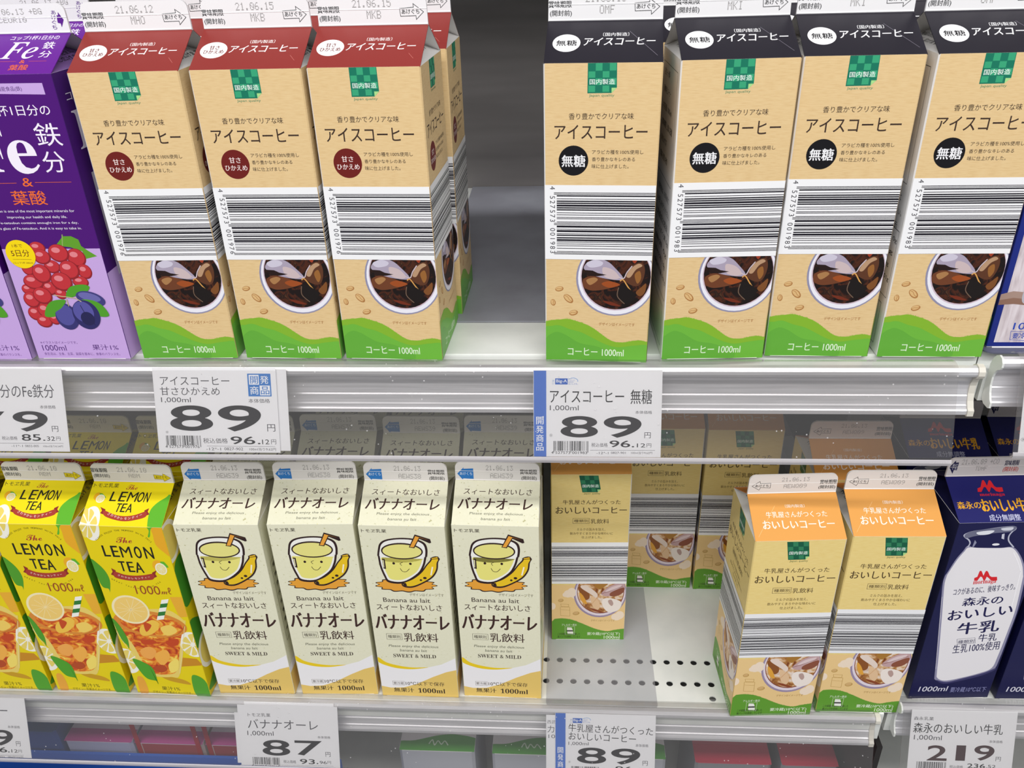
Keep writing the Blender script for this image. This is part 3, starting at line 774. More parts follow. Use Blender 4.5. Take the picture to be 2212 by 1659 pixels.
ART['banana_front'] = [
 ('T','トモヱ乳業',2.21,22.52,189.1,192.74,'3A3028',2,0.1,0,0),
 ('S',[(13.69,171.12),(15.88,178.05),(21.38,182.18),(32.46,184.24),(44.21,183.58),(52.36,179.89),(54.55,173.25),(53.7,164.85),(53.17,164.76),(50.7,155.25),(45.21,145.59),(32.18,136.07),(19.41,136.49),(16.11,142.8),(13.59,153.86),(13.01,164.72),(12.58,164.81)],'2E1A1A',3),
 ('S',[(15.25,170.57),(17.26,176.99),(22.3,180.82),(32.45,182.73),(43.22,182.12),(50.67,178.7),(52.66,172.55),(51.86,164.77),(51.38,164.69),(49.09,155.9),(44.05,146.98),(32.13,138.19),(20.46,138.58),(17.45,144.4),(15.16,154.61),(14.62,164.65),(14.23,164.74)],'F1F0EA',4),
 ('S',[(15.45,160.86),(21.12,159.16),(31.98,158.32),(43.18,159.89),(50.09,162.3),(49.47,162.05),(47.11,155.25),(42.49,147.53),(31.24,140.0),(21.69,140.28),(18.87,145.58),(16.76,155.23),(16.35,163.38)],'E9E27E',5),
 ('E',33.49,170.44,17.2,8.66,0,'2E1A1A',5),
 ('E',33.47,170.3,16.01,7.26,0,'E6DF86',6),
 ('P',[(39.52,174.62),(45.36,188.07),(57.48,183.6),(58.2,179.9),(56.62,179.34),(48.76,183.72),(43.97,173.8)],'2E1A1A',7),
 ('P',[(40.66,175.04),(45.68,186.44),(56.58,182.5),(48.72,185.09),(43.47,174.9)],'E9A23A',8),
 ('P',[(40.46,175.18),(45.89,186.44),(48.53,185.22),(43.45,174.77)],'E9A23A',8),
 ('E',25.47,157.46,1.1,1.29,0,'2E1A1A',6),
 ('E',39.32,157.32,1.1,1.29,0,'2E1A1A',6),
 ('L',[(33.14,158.74),(30.73,157.32),(31.97,155.18)],0.45,'2E1A1A',6,0,1),
 ('L',[(30.34,152.31),(31.99,149.14),(35.03,148.71),(38.04,152.02)],0.5,'2E1A1A',6,0,1),
 ('P',[(16.11,162.28),(18.44,161.71),(18.57,151.15),(16.45,151.73)],'2E1A1A',6),
 ('P',[(16.55,160.86),(17.38,160.58),(17.27,152.73),(16.65,153.02)],'EDE9B8',7),
 ('S',[(60.15,134.09),(59.53,133.6),(58.11,133.15),(56.62,132.76),(55.78,132.36),(55.83,131.9),(56.45,131.34),(56.93,130.75),(56.63,130.23),(55.35,129.88),(53.45,129.68),(51.56,129.54),(50.23,129.3),(49.58,128.87),(49.28,128.28),(48.8,127.67),(47.76,127.24),(46.12,127.11),(44.18,127.21),(42.33,127.35),(40.82,127.33),(39.6,127.04),(38.45,126.54),(37.13,126.06),(35.59,125.83),(33.96,125.94),(32.43,126.32),(31.05,126.72),(29.71,126.92),(28.22,126.83),(26.48,126.55),(24.62,126.3),(22.94,126.32),(21.71,126.66),(20.94,127.21),(20.35,127.78),(19.49,128.15),(18.07,128.29),(16.15,128.28),(14.18,128.33),(12.76,128.59),(12.2,129.07),(12.38,129.69),(12.71,130.28),(12.53,130.74),(11.5,131.07),(9.85,131.35),(8.23,131.68),(7.38,132.11),(7.63,132.63),(8.7,133.16),(9.87,133.65),(10.4,134.09),(10.01,134.53),(8.99,135.02),(8.09,135.55),(8.01,136.06),(9.0,136.5),(10.71,136.82),(12.44,137.09),(13.56,137.42),(13.88,137.88),(13.74,138.46),(13.75,139.07),(14.45,139.54),(15.95,139.79),(17.91,139.84),(19.81,139.84),(21.26,139.97),(22.22,140.34),(22.97,140.89),(23.89,141.44),(25.21,141.77),(26.87,141.78),(28.64,141.55),(30.28,141.27),(31.73,141.18),(33.11,141.38),(34.58,141.77),(36.2,142.13),(37.84,142.24),(39.29,142.02),(40.47,141.55),(41.48,141.06),(42.6,140.77),(44.09,140.75),(45.96,140.89),(47.91,140.99),(49.5,140.86),(50.42,140.44),(50.74,139.85),(50.89,139.26),(51.43,138.84),(52.69,138.6),(54.53,138.46),(56.37,138.27),(57.56,137.92),(57.73,137.41),(57.11,136.82),(56.36,136.27),(56.19,135.81),(56.94,135.41),(58.33,135.02),(59.65,134.58)],'2E1A1A',1),
 ('S',[(58.95,134.09),(58.36,133.67),(57.01,133.29),(55.59,132.95),(54.79,132.61),(54.85,132.2),(55.45,131.73),(55.91,131.22),(55.63,130.77),(54.41,130.47),(52.6,130.3),(50.8,130.18),(49.53,129.97),(48.92,129.6),(48.64,129.09),(48.19,128.57),(47.2,128.21),(45.64,128.09),(43.78,128.18),(42.02,128.3),(40.57,128.28),(39.42,128.03),(38.32,127.6),(37.07,127.19),(35.6,126.99),(34.05,127.09),(32.58,127.41),(31.26,127.75),(29.98,127.93),(28.55,127.85),(26.9,127.61),(25.13,127.4),(23.53,127.41),(22.35,127.7),(21.61,128.18),(21.03,128.66),(20.21,128.99),(18.85,129.1),(17.01,129.1),(15.14,129.14),(13.77,129.36),(13.24,129.78),(13.39,130.31),(13.7,130.82),(13.52,131.21),(12.54,131.5),(10.95,131.73),(9.41,132.01),(8.59,132.39),(8.82,132.83),(9.83,133.29),(10.94,133.71),(11.44,134.09),(11.06,134.47),(10.08,134.89),(9.21,135.35),(9.13,135.79),(10.06,136.16),(11.69,136.44),(13.34,136.68),(14.41,136.95),(14.71,137.35),(14.56,137.85),(14.57,138.37),(15.23,138.78),(16.65,139.0),(18.52,139.04),(20.34,139.04),(21.73,139.15),(22.64,139.47),(23.35,139.94),(24.22,140.41),(25.47,140.7),(27.06,140.71),(28.75,140.51),(30.32,140.27),(31.71,140.19),(33.03,140.36),(34.43,140.7),(35.97,141.01),(37.54,141.11),(38.93,140.91),(40.06,140.51),(41.03,140.09),(42.11,139.84),(43.54,139.82),(45.32,139.95),(47.18,140.03),(48.7,139.91),(49.59,139.56),(49.9,139.04),(50.05,138.54),(50.57,138.17),(51.78,137.97),(53.54,137.85),(55.3,137.69),(56.43,137.39),(56.61,136.94),(56.02,136.44),(55.31,135.96),(55.15,135.57),(55.87,135.23),(57.2,134.89),(58.46,134.51)],'E7A136',2),
 ('S',[(57.12,164.49),(61.47,165.85),(63.88,163.15),(62.38,159.35),(61.19,151.13),(56.81,143.09),(48.28,136.35),(39.07,131.54),(31.63,132.11),(30.53,136.49),(39.96,142.1),(47.26,149.06),(52.14,156.62),(55.68,161.38)],'2E1A1A',7),
 ('S',[(57.48,163.14),(60.86,164.23),(62.52,162.34),(61.03,158.67),(59.98,151.68),(55.89,144.2),(47.93,137.76),(39.08,133.24),(32.47,133.52),(31.75,136.07),(40.32,140.85),(47.98,148.09),(53.12,156.07),(56.89,160.98)],'E9C21E',8),
 ('P',[(31.11,136.07),(33.55,136.63),(34.51,133.52),(31.92,132.67)],'2E1A1A',9),
 ('E',50.12,142.39,1.49,1.25,0,'2E1A1A',9),
 ('E',46.61,140.01,1.07,0.98,0,'2E1A1A',9),
 ('L',[(57.37,154.57),(55.42,145.59)],1.2,'F6EFD8',9,0,0),
 ('P',[(56.0,163.95),(62.52,165.85),(63.7,163.42),(56.85,162.33)],'2E1A1A',9),
 ('P',[(57.26,163.95),(62.02,165.17),(62.49,163.82),(57.56,163.01)],'E9B81E',10),
 ('T','デザインはイメージです',35.62,64.51,121.94,125.25,'77705E',2,0,0,0),
 ('T','Banana au lait',12.48,52.56,114.7,119.49,'453832',2,0.1,0,0),
 ('T','スィートなおいしさ',5.97,61.73,105.44,112.21,'3E2420',2,0.15,0,0),
 ('T','バナナオーレ',3.34,67.02,83.47,100.68,'3E2420',2,0.75,0.05,0),
 ('L',[(11.16,70.84),(24.62,70.84),(24.62,77.66),(11.16,77.66)],0.25,'4A4038',2,1,0),
 ('T','種類別',12.28,23.27,72.39,76.11,'4A4038',2,0,0,0),
 ('T','乳飲料',26.28,56.27,68.91,79.16,'3E2420',2,0.15,0,0),
 ('T','Please enjoy the delicious',11.94,55.64,60.9,64.69,'6A6A5A',2,0,0.15,0),
 ('T','banana au lait',21.46,45.32,56.62,59.63,'6A6A5A',2,0,0.15,0),
 ('T','𝐒𝐖𝐄𝐄𝐓 & 𝐌𝐈𝐋𝐃',14.79,52.82,49.08,53.42,'4A4038',2,0,0,0),
 ('P',[(0,0),(70,0),(70.84,50.59),(56.9,41.72),(43.68,37.19),(30.81,35.92),(18.3,37.27),(8.41,40.57),(0.97,46.76)],'EFEDEF',1),
 ('S',[(0.82,48.69),(7.55,42.53),(18.5,38.74),(30.94,36.9),(44.87,37.51),(30.66,34.77),(18.02,35.3),(8.05,38.12),(0.67,42.55)],'EBCB1A',2),
 ('P',[(0,0),(70,0),(70.44,35.46),(60.47,32.19),(48.09,25.59),(32.89,16.08),(20.49,11.04),(8.62,10.24),(0.12,12.31)],'E5C46C',2),
 ('L',[(10.93,13.95),(21.46,13.95),(21.46,19.01),(10.93,19.01)],0.2,'5A4A30',3,1,0),
 ('T','要冷蔵',11.62,20.86,14.79,18.0,'4A3A28',3,0,0,0),
 ('T','10℃以下で保存',22.65,57.81,14.02,19.09,'3E3024',3,0.1,0,0),
 ('T','無果汁',11.22,29.47,5.06,10.53,'2E2018',3,0.3,0,0),
 ('T','𝟏𝟎𝟎𝟎𝐦𝐥',33.25,58.03,4.78,10.76,'2E2018',3,0,0,0),
]
ART['banana_fin'] = [
 ('P',[(2.19,6.32),(7.7,12.58),(7.36,11.15),(15.42,11.66),(15.41,1.29),(6.83,1.66),(6.7,-0.07)],'2878C4',2),
 ('T','あけくち',4.32,14.35,4.96,7.98,'DCEAF6',3,0.15,0,0),
 ('T','賞味期限',53.55,67.3,6.78,11.54,'33302E',2,0.3,0,0),
 ('T','(開封前)',54.54,66.97,0.82,5.03,'33302E',2,0.2,0,0),
]
ART['banana_date'] = [
 [25.74,47.79,10.03,14.91],
 [29.12,47.65,2.5,7.13],
]
ART['orange_roof'] = [
 ('T','〔国内製造〕',27.87,42.94,26.84,29.58,'FBEFE2',2,0.1,0,0),
 ('T','牛乳屋さんがつくった',11.81,58.86,18.81,23.8,'FBEFE2',2,0.2,0,0),
 ('T','おいしいコーヒー',8.05,62.96,9.6,16.43,'FBEFE2',2,0.55,0,0),
 ('L',[(24.42,35.55),(3.15,3.33)],0.25,'F7C98A',1,0,0),
]
ART['orange_fin'] = [
 ('L',[(3.2,7.32),(8.9,11.85),(9.5,9.69),(17.6,9.89),(17.43,5.37),(10.03,5.91),(8.99,3.55)],0.3,'3A3432',2,1,0),
 ('T','あけぐち',5.68,16.1,6.24,8.72,'3A3432',2,0.2,0,0),
 ('T','賞味期限',55.89,68.85,8.1,12.06,'33302E',2,0.3,0,0),
 ('T','(開封前)',55.36,68.39,3.09,6.82,'33302E',2,0.2,0,0),
]
ART['orange_date'] = [
 [25.85,47.35,11.25,14.91],
 [27.9,45.89,4.82,8.68],
]
ART['milk_band'] = [
 71.87,
 121.33,
 74.89,
 116.56,
]
ART['orange_front'] = [
 ('P',[(24.39,195.12),(41.05,195.0),(43.33,180.33),(40.86,177.27),(27.4,177.23)],'0E5A40',1),
 ('P',[(28.93,194.91),(32.76,194.88),(33.48,190.48),(29.66,190.5)],'2E8058',2),
 ('P',[(36.93,194.85),(40.75,194.82),(41.43,190.44),(37.62,190.46)],'2E8058',2),
 ('P',[(25.72,190.16),(29.55,190.15),(30.16,186.41),(26.35,186.42)],'2E8058',2),
 ('P',[(33.7,190.13),(37.51,190.11),(38.1,186.39),(34.3,186.4)],'2E8058',2),
 ('P',[(30.39,186.05),(34.19,186.05),(34.83,182.11),(31.04,182.11)],'2E8058',2),
 ('P',[(38.32,186.04),(42.12,186.03),(42.72,182.12),(38.94,182.12)],'2E8058',2),
 ('P',[(27.14,181.75),(30.93,181.75),(31.56,177.97),(27.77,177.96)],'2E8058',2),
 ('P',[(35.05,181.76),(38.83,181.76),(39.43,177.99),(35.66,177.98)],'2E8058',2),
 ('P',[(40.38,180.33),(43.33,180.33),(40.86,177.27)],'A6D88A',2),
 ('T','国内製造',27.43,41.56,182.39,185.61,'E9F6EE',3,0.2,0,0),
 ('T','Japan quality',28.81,42.98,174.57,176.87,'6A7A4A',2,0,0,0),
 ('T','牛乳屋さんがつくった',10.43,60.99,164.11,169.05,'4E3C22',2,0.1,0,0),
 ('T','おいしいコーヒー',4.09,66.8,153.86,161.51,'4E3C22',2,0.25,0,0),
 ('L',[(19.41,142.95),(34.08,142.95),(34.08,148.61),(19.41,148.61)],0.25,'4E3C22',2,1,0),
 ('T','種類別',20.39,33.1,144.16,147.4,'4E3C22',2,0,0,0),
 ('T','乳飲料',35.13,51.58,142.71,147.95,'4E3C22',2,0,0,0),
 ('T','ミルクの旨みを加え、',23.25,48.49,134.6,137.74,'6A5630',2,0,0,0),
 ('T','飲みやすくまろやかな味わいに',16.87,55.31,130.07,133.1,'6A5630',2,0,0,0),
 ('T','仕上げました。',27.34,45.48,125.64,128.55,'6A5630',2,0,0,0),
 ('E',45.62,59.43,24.75,30.15,0,'9A8AA6',1),
 ('E',45.92,60.05,23.48,28.58,0,'E2D6E0',2),
 ('E',46.06,61.58,22.19,27.29,0,'8A4A34',3),
 ('E',46.01,61.89,21.56,26.36,0,'@milkcoffee',4),
 ('S',[(24.87,66.95),(28.29,68.5),(34.19,61.65),(35.92,54.71),(32.22,51.57),(27.21,59.29)],'8A5020',5),
 ('S',[(25.9,60.82),(29.71,56.99),(33.55,46.88),(28.9,49.19)],'E0A23A',6),
 ('S',[(27.5,66.97),(29.08,70.02),(35.87,67.02),(42.99,59.41),(42.24,54.76),(36.16,59.36)],'E6D4C8',6),
 ('S',[(46.66,59.44),(53.46,67.89),(61.91,72.47),(67.36,72.05),(68.36,63.42),(62.87,59.56),(52.53,56.09)],'C2A0A2',5),
 ('S',[(50.43,61.77),(56.57,67.91),(65.39,70.53),(61.31,64.9)],'DCC6C8',6),
 ('S',[(55.79,61.04),(67.08,67.22),(67.62,61.89),(62.79,57.25),(55.62,56.42)],'8A4E38',6),
 ('L',[(46.66,59.44),(54.46,62.56),(66.78,68.73)],0.4,'7A3A24',7,0,1),
 ('S',[(48.07,51.71),(52.91,54.08),(61.74,51.83),(66.32,47.19),(63.25,38.5),(54.14,36.01),(48.44,43.87)],'EFE4DC',5),
 ('S',[(53.48,50.97),(56.49,51.78),(58.43,47.12),(56.91,43.96),(54.21,47.07)],'B79A92',6),
 ('S',[(36.7,56.27),(42.52,53.21),(46.03,45.42),(43.97,39.08),(38.88,43.78)],'E2BE96',5),
 ('S',[(36.63,41.38),(45.18,38.3),(50.05,35.0),(41.11,37.14)],'8A4220',6),
 ('S',[(40.28,71.6),(52.63,72.27),(48.4,67.1),(44.64,64.79)],'A8762E',5),
 ('L',[(37.15,44.55),(40.82,50.86),(44.6,56.33)],0.4,'D09A6A',7,0,1),
 ('P',[(0,0),(70,0),(70,70),(0,70)],'EAC88C',0.4),
 ('E',15.58,59.2,4.02,4.64,0,'F0DDC8',1),
 ('E',19.04,60.77,4.23,5.85,0,'F0DDC8',1),
 ('E',22.63,56.93,3.7,4.34,0,'F0DDC8',1),
 ('E',13.13,57.94,2.76,2.79,0,'F0DDC8',1),
 ('E',61.73,29.7,4.8,4.49,0,'F0DDC8',1),
 ('E',65.0,32.14,4.05,5.12,0,'F0DDC8',1),
 ('E',0.35,43.39,3.45,4.44,0,'F0DDC8',1),
 ('L',[(8.21,42.67),(8.61,31.46),(17.4,30.76),(17.2,42.29)],0.3,'B8924A',2,1,0),
 ('L',[(8.52,46.32),(9.22,43.16),(16.05,42.75),(16.09,45.92)],0.3,'B8924A',2,1,0),
 ('L',[(8.77,39.01),(17.08,38.31)],0.25,'B8924A',2,0,0),
 ('bean',8.68,50.89,2.56,2.04,10,'B8924A'),
 ('bean',23.31,34.37,3.23,2.24,12,'B8924A'),
 ('T','デザインはイメージです',37.63,60.42,23.72,26.47,'A07A3A',2,0,0,0),
 ('hill',[(-1.29,20.74),(0.93,24.37),(3.83,27.02),(11.39,27.44),(19.25,25.92),(27.5,21.95),(35.91,17.15),(44.22,13.16),(53.35,10.82),(60.63,12.58),(70.57,14.38)],'5E9A2A',1),
 ('T','アレルギー表示',9.7,24.1,17.87,20.66,'E8EEDC',2,0.2,0,0),
 ('L',[(12.9,6.43),(22.01,6.43),(22.01,17.2),(12.9,17.2)],0.25,'D8E2C8',2,1,0),
 ('P',[(14.78,16.02),(19.21,15.75),(20.57,11.97),(21.06,7.47),(15.28,7.72),(14.79,12.38)],'EDEDE6',3),
 ('P',[(14.5,10.59),(20.65,10.59),(20.65,12.25),(14.5,12.25)],'2A2A26',4),
 ('T','この容器は環境に配慮した',5.65,27.45,5.73,8.74,'26341A',2,0.2,0,0),
 ('T','紙パックを使用しています',5.75,27.61,2.03,5.05,'26341A',2,0.2,0,0),
 ('T','要冷蔵(10℃以下)',34.32,65.9,5.12,9.6,'E9F0DC',2,0.3,0,0),
 ('T','1000ml',50.61,65.87,1.07,5.07,'E9F0DC',2,0.3,0,0),
]
ART['whole_roof'] = [
 ('P',[(21.76,25.65),(22.46,28.61),(23.95,29.17),(25.23,29.74),(27.57,34.58),(28.3,35.55),(29.26,35.5),(29.72,34.67),(30.48,30.52),(32.58,34.32),(33.29,35.29),(34.25,35.24),(34.88,34.2),(35.92,30.25),(37.35,29.14),(41.84,29.13),(41.65,25.56),(38.64,25.06),(36.16,25.82),(34.85,28.0),(33.29,29.55),(30.94,25.43),(30.15,25.47),(29.12,29.34),(27.82,29.82),(26.08,27.58),(24.55,25.52)],'D8202A',2),
 ('T','𝐦𝐨𝐫𝐢𝐧𝐚𝐠𝐚',22.54,41.96,21.32,24.71,'D8202A',2,0.15,0,0),
 ('T','森永の',2.66,20.69,11.58,17.73,'E8A81E',2,0.5,0,0),
 ('T','おいしい牛乳',21.17,61.95,8.77,19.75,'E8A81E',2,0.8,0,0),
 ('T','成分無調整',24.08,48.0,1.18,6.59,'C9CCE8',2,0.15,0,0),
]
ART['whole_fin'] = [
 ('P',[(1.38,9.16),(5.27,15.44),(5.55,13.39),(7.97,13.5),(7.79,6.09),(5.46,6.29),(5.18,2.74)],'1C1B4A',2),
 ('T','あけ',3.58,7.42,9.84,12.39,'E4E4EE',3,0.15,0,0),
 ('T','ぐち',3.76,7.13,6.49,9.04,'E4E4EE',3,0.15,0,0),
 ('T','(開封前)',44.14,56.01,3.3,8.53,'D0443A',2,0.3,0,0),
 ('T','賞味期限',44.04,55.28,9.57,14.57,'1C1B4A',2,0.35,0,0),
]
ART['whole_date'] = [
 [10.22,39.23,11.36,16.29],
 [22.02,31.24,5.24,9.68],
]
ART['whole_front'] = [
 ('S',[(11.61,173.73),(17.51,171.78),(28.58,171.35),(38.26,171.14),(47.47,171.47),(54.46,164.26),(60.71,153.45),(64.37,142.52),(65.51,138.02),(68.64,105.48),(68.67,79.91),(68.33,50.16),(66.47,34.8),(55.7,28.32),(40.12,22.83),(27.29,19.88),(19.21,24.01),(17.33,29.66),(13.49,56.09),(6.47,100.04),(1.27,131.59),(0.7,142.1),(1.98,146.97),(5.55,160.12),(9.27,168.67)],'8E8CA8',2),
 ('S',[(12.67,171.98),(21.01,171.48),(28.67,171.0),(38.34,170.79),(46.6,170.81),(53.63,163.43),(59.53,152.61),(62.8,142.59),(63.65,138.1),(66.73,105.57),(66.72,80.01),(65.96,51.81),(64.22,37.27),(54.52,31.06),(39.54,25.57),(27.27,22.76),(20.43,26.32),(18.61,32.73),(15.14,56.0),(8.05,99.97),(2.81,131.52),(2.23,142.04),(3.04,146.92),(6.69,159.64),(10.4,168.19)],'E9E6EA',3),
 ('S',[(19.77,23.98),(29.3,21.05),(41.87,25.12),(58.36,31.32),(67.59,37.08),(66.65,34.01),(55.88,27.51),(40.29,22.03),(27.49,18.91)],'3A3866',4),
 ('L',[(11.89,172.43),(12.78,176.24),(11.0,179.7),(7.72,182.36),(6.5,184.92),(11.31,187.66),(20.37,189.4),(33.39,191.41),(42.72,191.89),(44.61,189.75),(42.61,186.9),(41.25,182.76),(42.51,177.64),(47.82,171.45)],1.1,'B9BBCC',3,0,1),
 ('S',[(6.84,184.91),(11.22,188.08),(24.16,190.51),(42.62,192.31),(44.75,189.74),(41.24,186.96),(27.96,185.78),(14.96,183.34),(8.58,181.48)],'6A6C84',3),
 ('S',[(15.48,187.09),(23.92,188.6),(28.73,188.26),(25.42,185.04),(18.1,184.48)],'E0E2EA',4),
 ('S',[(33.59,190.57),(42.15,191.5),(41.51,188.61),(35.46,188.42)],'D0D2DE',4),
 ('P',[(35.35,184.67),(37.2,185.44),(38.3,179.5),(36.03,180.43)],'C8CAD8',3),
 ('E',33.18,174.6,2.87,1.16,0,'E8E8EE',3),
 ('P',[(15.8,179.52),(17.75,176.9),(16.63,172.68),(15.34,172.3)],'8A8CA6',3),
 ('L',[(3.41,120.8),(7.03,97.21),(16.57,37.53)],0.5,'C9C6D2',5,0,1),
 ('L',[(49.12,166.22),(55.08,156.34),(59.49,147.24),(60.38,142.16),(63.32,101.54)],0.7,'F8F6FA',5,0,1),
 ('P',[(25.25,137.37),(24.75,140.43),(25.91,141.03),(26.87,141.63),(27.18,146.78),(27.49,147.83),(28.41,147.79),(29.16,146.91),(31.44,142.52),(31.98,146.58),(32.28,147.63),(33.2,147.59),(34.19,146.48),(36.62,142.3),(38.36,141.14),(42.58,141.18),(43.65,137.45),(41.01,136.91),(38.43,137.67),(36.44,139.93),(34.42,141.53),(33.75,137.22),(33.0,137.25),(30.62,141.26),(29.23,141.75),(28.47,139.4),(27.85,137.26)],'D8202A',5),
 ('T','𝐦𝐨𝐫𝐢𝐧𝐚𝐠𝐚',24.99,43.18,133.03,138.74,'D8202A',5,0.15,0,4),
 ('T','コクがあるのに、後味すっきり。',11.44,60.11,124.42,131.7,'16154C',5,0.15,0,6),
 ('T','森永の',21.53,53.79,111.01,120.11,'16154C',5,0.45,0,4),
 ('T','おいしい',13.03,64.42,97.04,108.04,'16154C',5,0.6,0,7),
 ('T','牛乳',24.42,58.08,79.46,92.52,'16154C',5,0.6,0,6),
 ('L',[(26.68,72.53),(41.29,73.99),(43.01,67.71),(28.4,66.39)],0.25,'16154C',5,1,0),
 ('T','種類別',28.28,41.57,67.66,71.69,'16154C',5,0.1,0,5),
 ('T','牛乳',44.4,59.42,69.57,78.62,'16154C',5,0.2,0,5),
 ('T','生乳100%使用',25.8,64.21,57.69,67.97,'16154C',5,0.2,0,6),
 ('T','1000ml',7.46,32.27,9.61,15.68,'DCDCE8',2,0.3,0.1,0),
 ('T','要冷蔵10℃以下',35.06,66.01,7.99,14.41,'8E90BE',2,0.1,0,0),
]
ART['wood_front'] = [
 ('P',[(4.2,4),(70,4),(70,196.6),(4.2,196.6)],'@wood',1),
 ('P',[(-2.95,38.74),(7.8,41.92),(19.64,40.66),(22.11,31.33),(10.18,32.6),(-1.98,31.83)],'A58A7E',2),
 ('P',[(-2.05,35.09),(9.04,37.07),(20.92,35.81),(22.11,31.33),(10.18,32.6),(-1.98,31.83)],'8C6A5A',3),
 ('S',[(14.35,37.46),(15.91,43.88),(25.74,44.63),(29.02,32.53),(17.44,32.57)],'B8B6C0',4),
 ('L',[(16.65,34.21),(18.28,43.07)],0.5,'3A3A44',5,0,0),
 ('L',[(17.66,34.2),(19.28,43.07)],0.5,'3A3A44',5,0,0),
 ('L',[(18.67,34.2),(20.29,43.06)],0.5,'3A3A44',5,0,0),
 ('L',[(19.69,34.19),(21.29,43.06)],0.5,'3A3A44',5,0,0),
 ('L',[(20.7,34.19),(22.3,43.05)],0.5,'3A3A44',5,0,0),
 ('T','1000ml',14.37,41.52,13.66,18.69,'2848B0',3,0.3,0,0),
 ('L',[(14.41,5.88),(13.69,12.51),(34.88,10.96),(35.87,4.59)],0.3,'2848B0',3,1,0),
 ('T','要冷蔵',15.49,28.05,6.73,11.15,'2848B0',4,0.3,0,0),
]
ART['tag_unsweet'] = [
 ('P',[(0,-1),(8.9,-1),(8.9,61),(0,61)],'3E6FCB',1),
 ('T','開',1.9,6.97,23.19,28.5,'F2F4FA',2,0.3,0,0),
 ('T','発',1.88,6.96,16.89,22.23,'F2F4FA',2,0.3,0,0),
 ('T','商',1.86,6.95,10.57,15.93,'F2F4FA',2,0.3,0,0),
 ('T','品',1.84,6.94,4.23,9.61,'F2F4FA',2,0.3,0,0),
 ('P',[(15.03,51.39),(23.63,51.39),(23.63,55.65),(15.03,55.65)],'2E62C0',2),
 ('T','Big-A',15.78,23.11,52.15,54.89,'F4F6FA',3,0.4,0,0),
 ('T','良',13.09,14.51,53.19,54.72,'7AA0D8',2,0,0,0),
 ('T','い',13.09,14.51,51.37,52.91,'7AA0D8',2,0,0,0),
 ('T','くらしに',24.15,28.48,53.84,54.9,'3E6FCB',2,0,0,0),
 ('T','日本の',24.15,27.59,52.54,53.61,'3E6FCB',2,0,0,0),
 ('T','おいしさを。',24.16,30.73,51.25,52.32,'3E6FCB',2,0,0,0),
 ('L',[(24.0,55.2),(27.57,55.97),(30.19,54.84),(30.57,53.32)],0.5,'9AB8E6',2,0,1),
 ('T','アイスコーヒー',11.51,62.32,38.6,47.47,'1C1A20',2,0.1,0,0),
 ('T','無糖',66.78,81.39,37.83,47.96,'1C1A20',2,0.1,0,0),
 ('T','1,000ml',11.36,31.28,32.61,36.69,'4A4850',2,0,0,0),
 ('T','本体価格',70.17,81.7,30.86,33.16,'4A4850',2,0,0,0),
 ('T','8',18.83,44.67,13.9,29.18,'1C1A20',2,0.6,0,0),
 ('T','9',48.65,74.62,13.86,29.18,'1C1A20',2,0.6,0,0),
 ('T','円',76.75,81.09,13.67,17.85,'4A4850',2,0,0,0),
 ('T','⑧',11.12,13.24,14.31,16.34,'4A4850',2,0,0,0),
 ('B','4527573001983',13.78,38.17,3.06,11.28,0,'15121C',2),
 ('T','4 527573 001983',12.26,37.3,2.02,3.83,'1C1A20',4,0,0,0),
 ('T','税込価格',40.27,51.58,7.12,10.09,'4A4850',2,0,0,0),
 ('T','96',52.85,67.13,7.07,11.9,'1C1A20',2,0.4,0,0),
 ('T','.',68.14,69.87,7.06,8.0,'1C1A20',2,0.4,0,0),
 ('T','12',71.73,77.5,7.1,9.91,'1C1A20',2,0,0,0),
 ('T','円',78.47,81.62,7.14,9.94,'4A4850',2,0,0,0),
 ('L',[(39.4,4.88),(84.31,5.07)],0.2,'4A4850',2,0,0),
 ('T','-12*-1',43.88,52.18,2.05,3.77,'4A4850',2,0,0,0),
 ('T','0827-901',53.92,64.08,2.29,3.86,'4A4850',2,0,0,0),
 ('T','100ml当り9.62円',67.84,82.33,2.26,4.06,'4A4850',2,0,0,0),
]
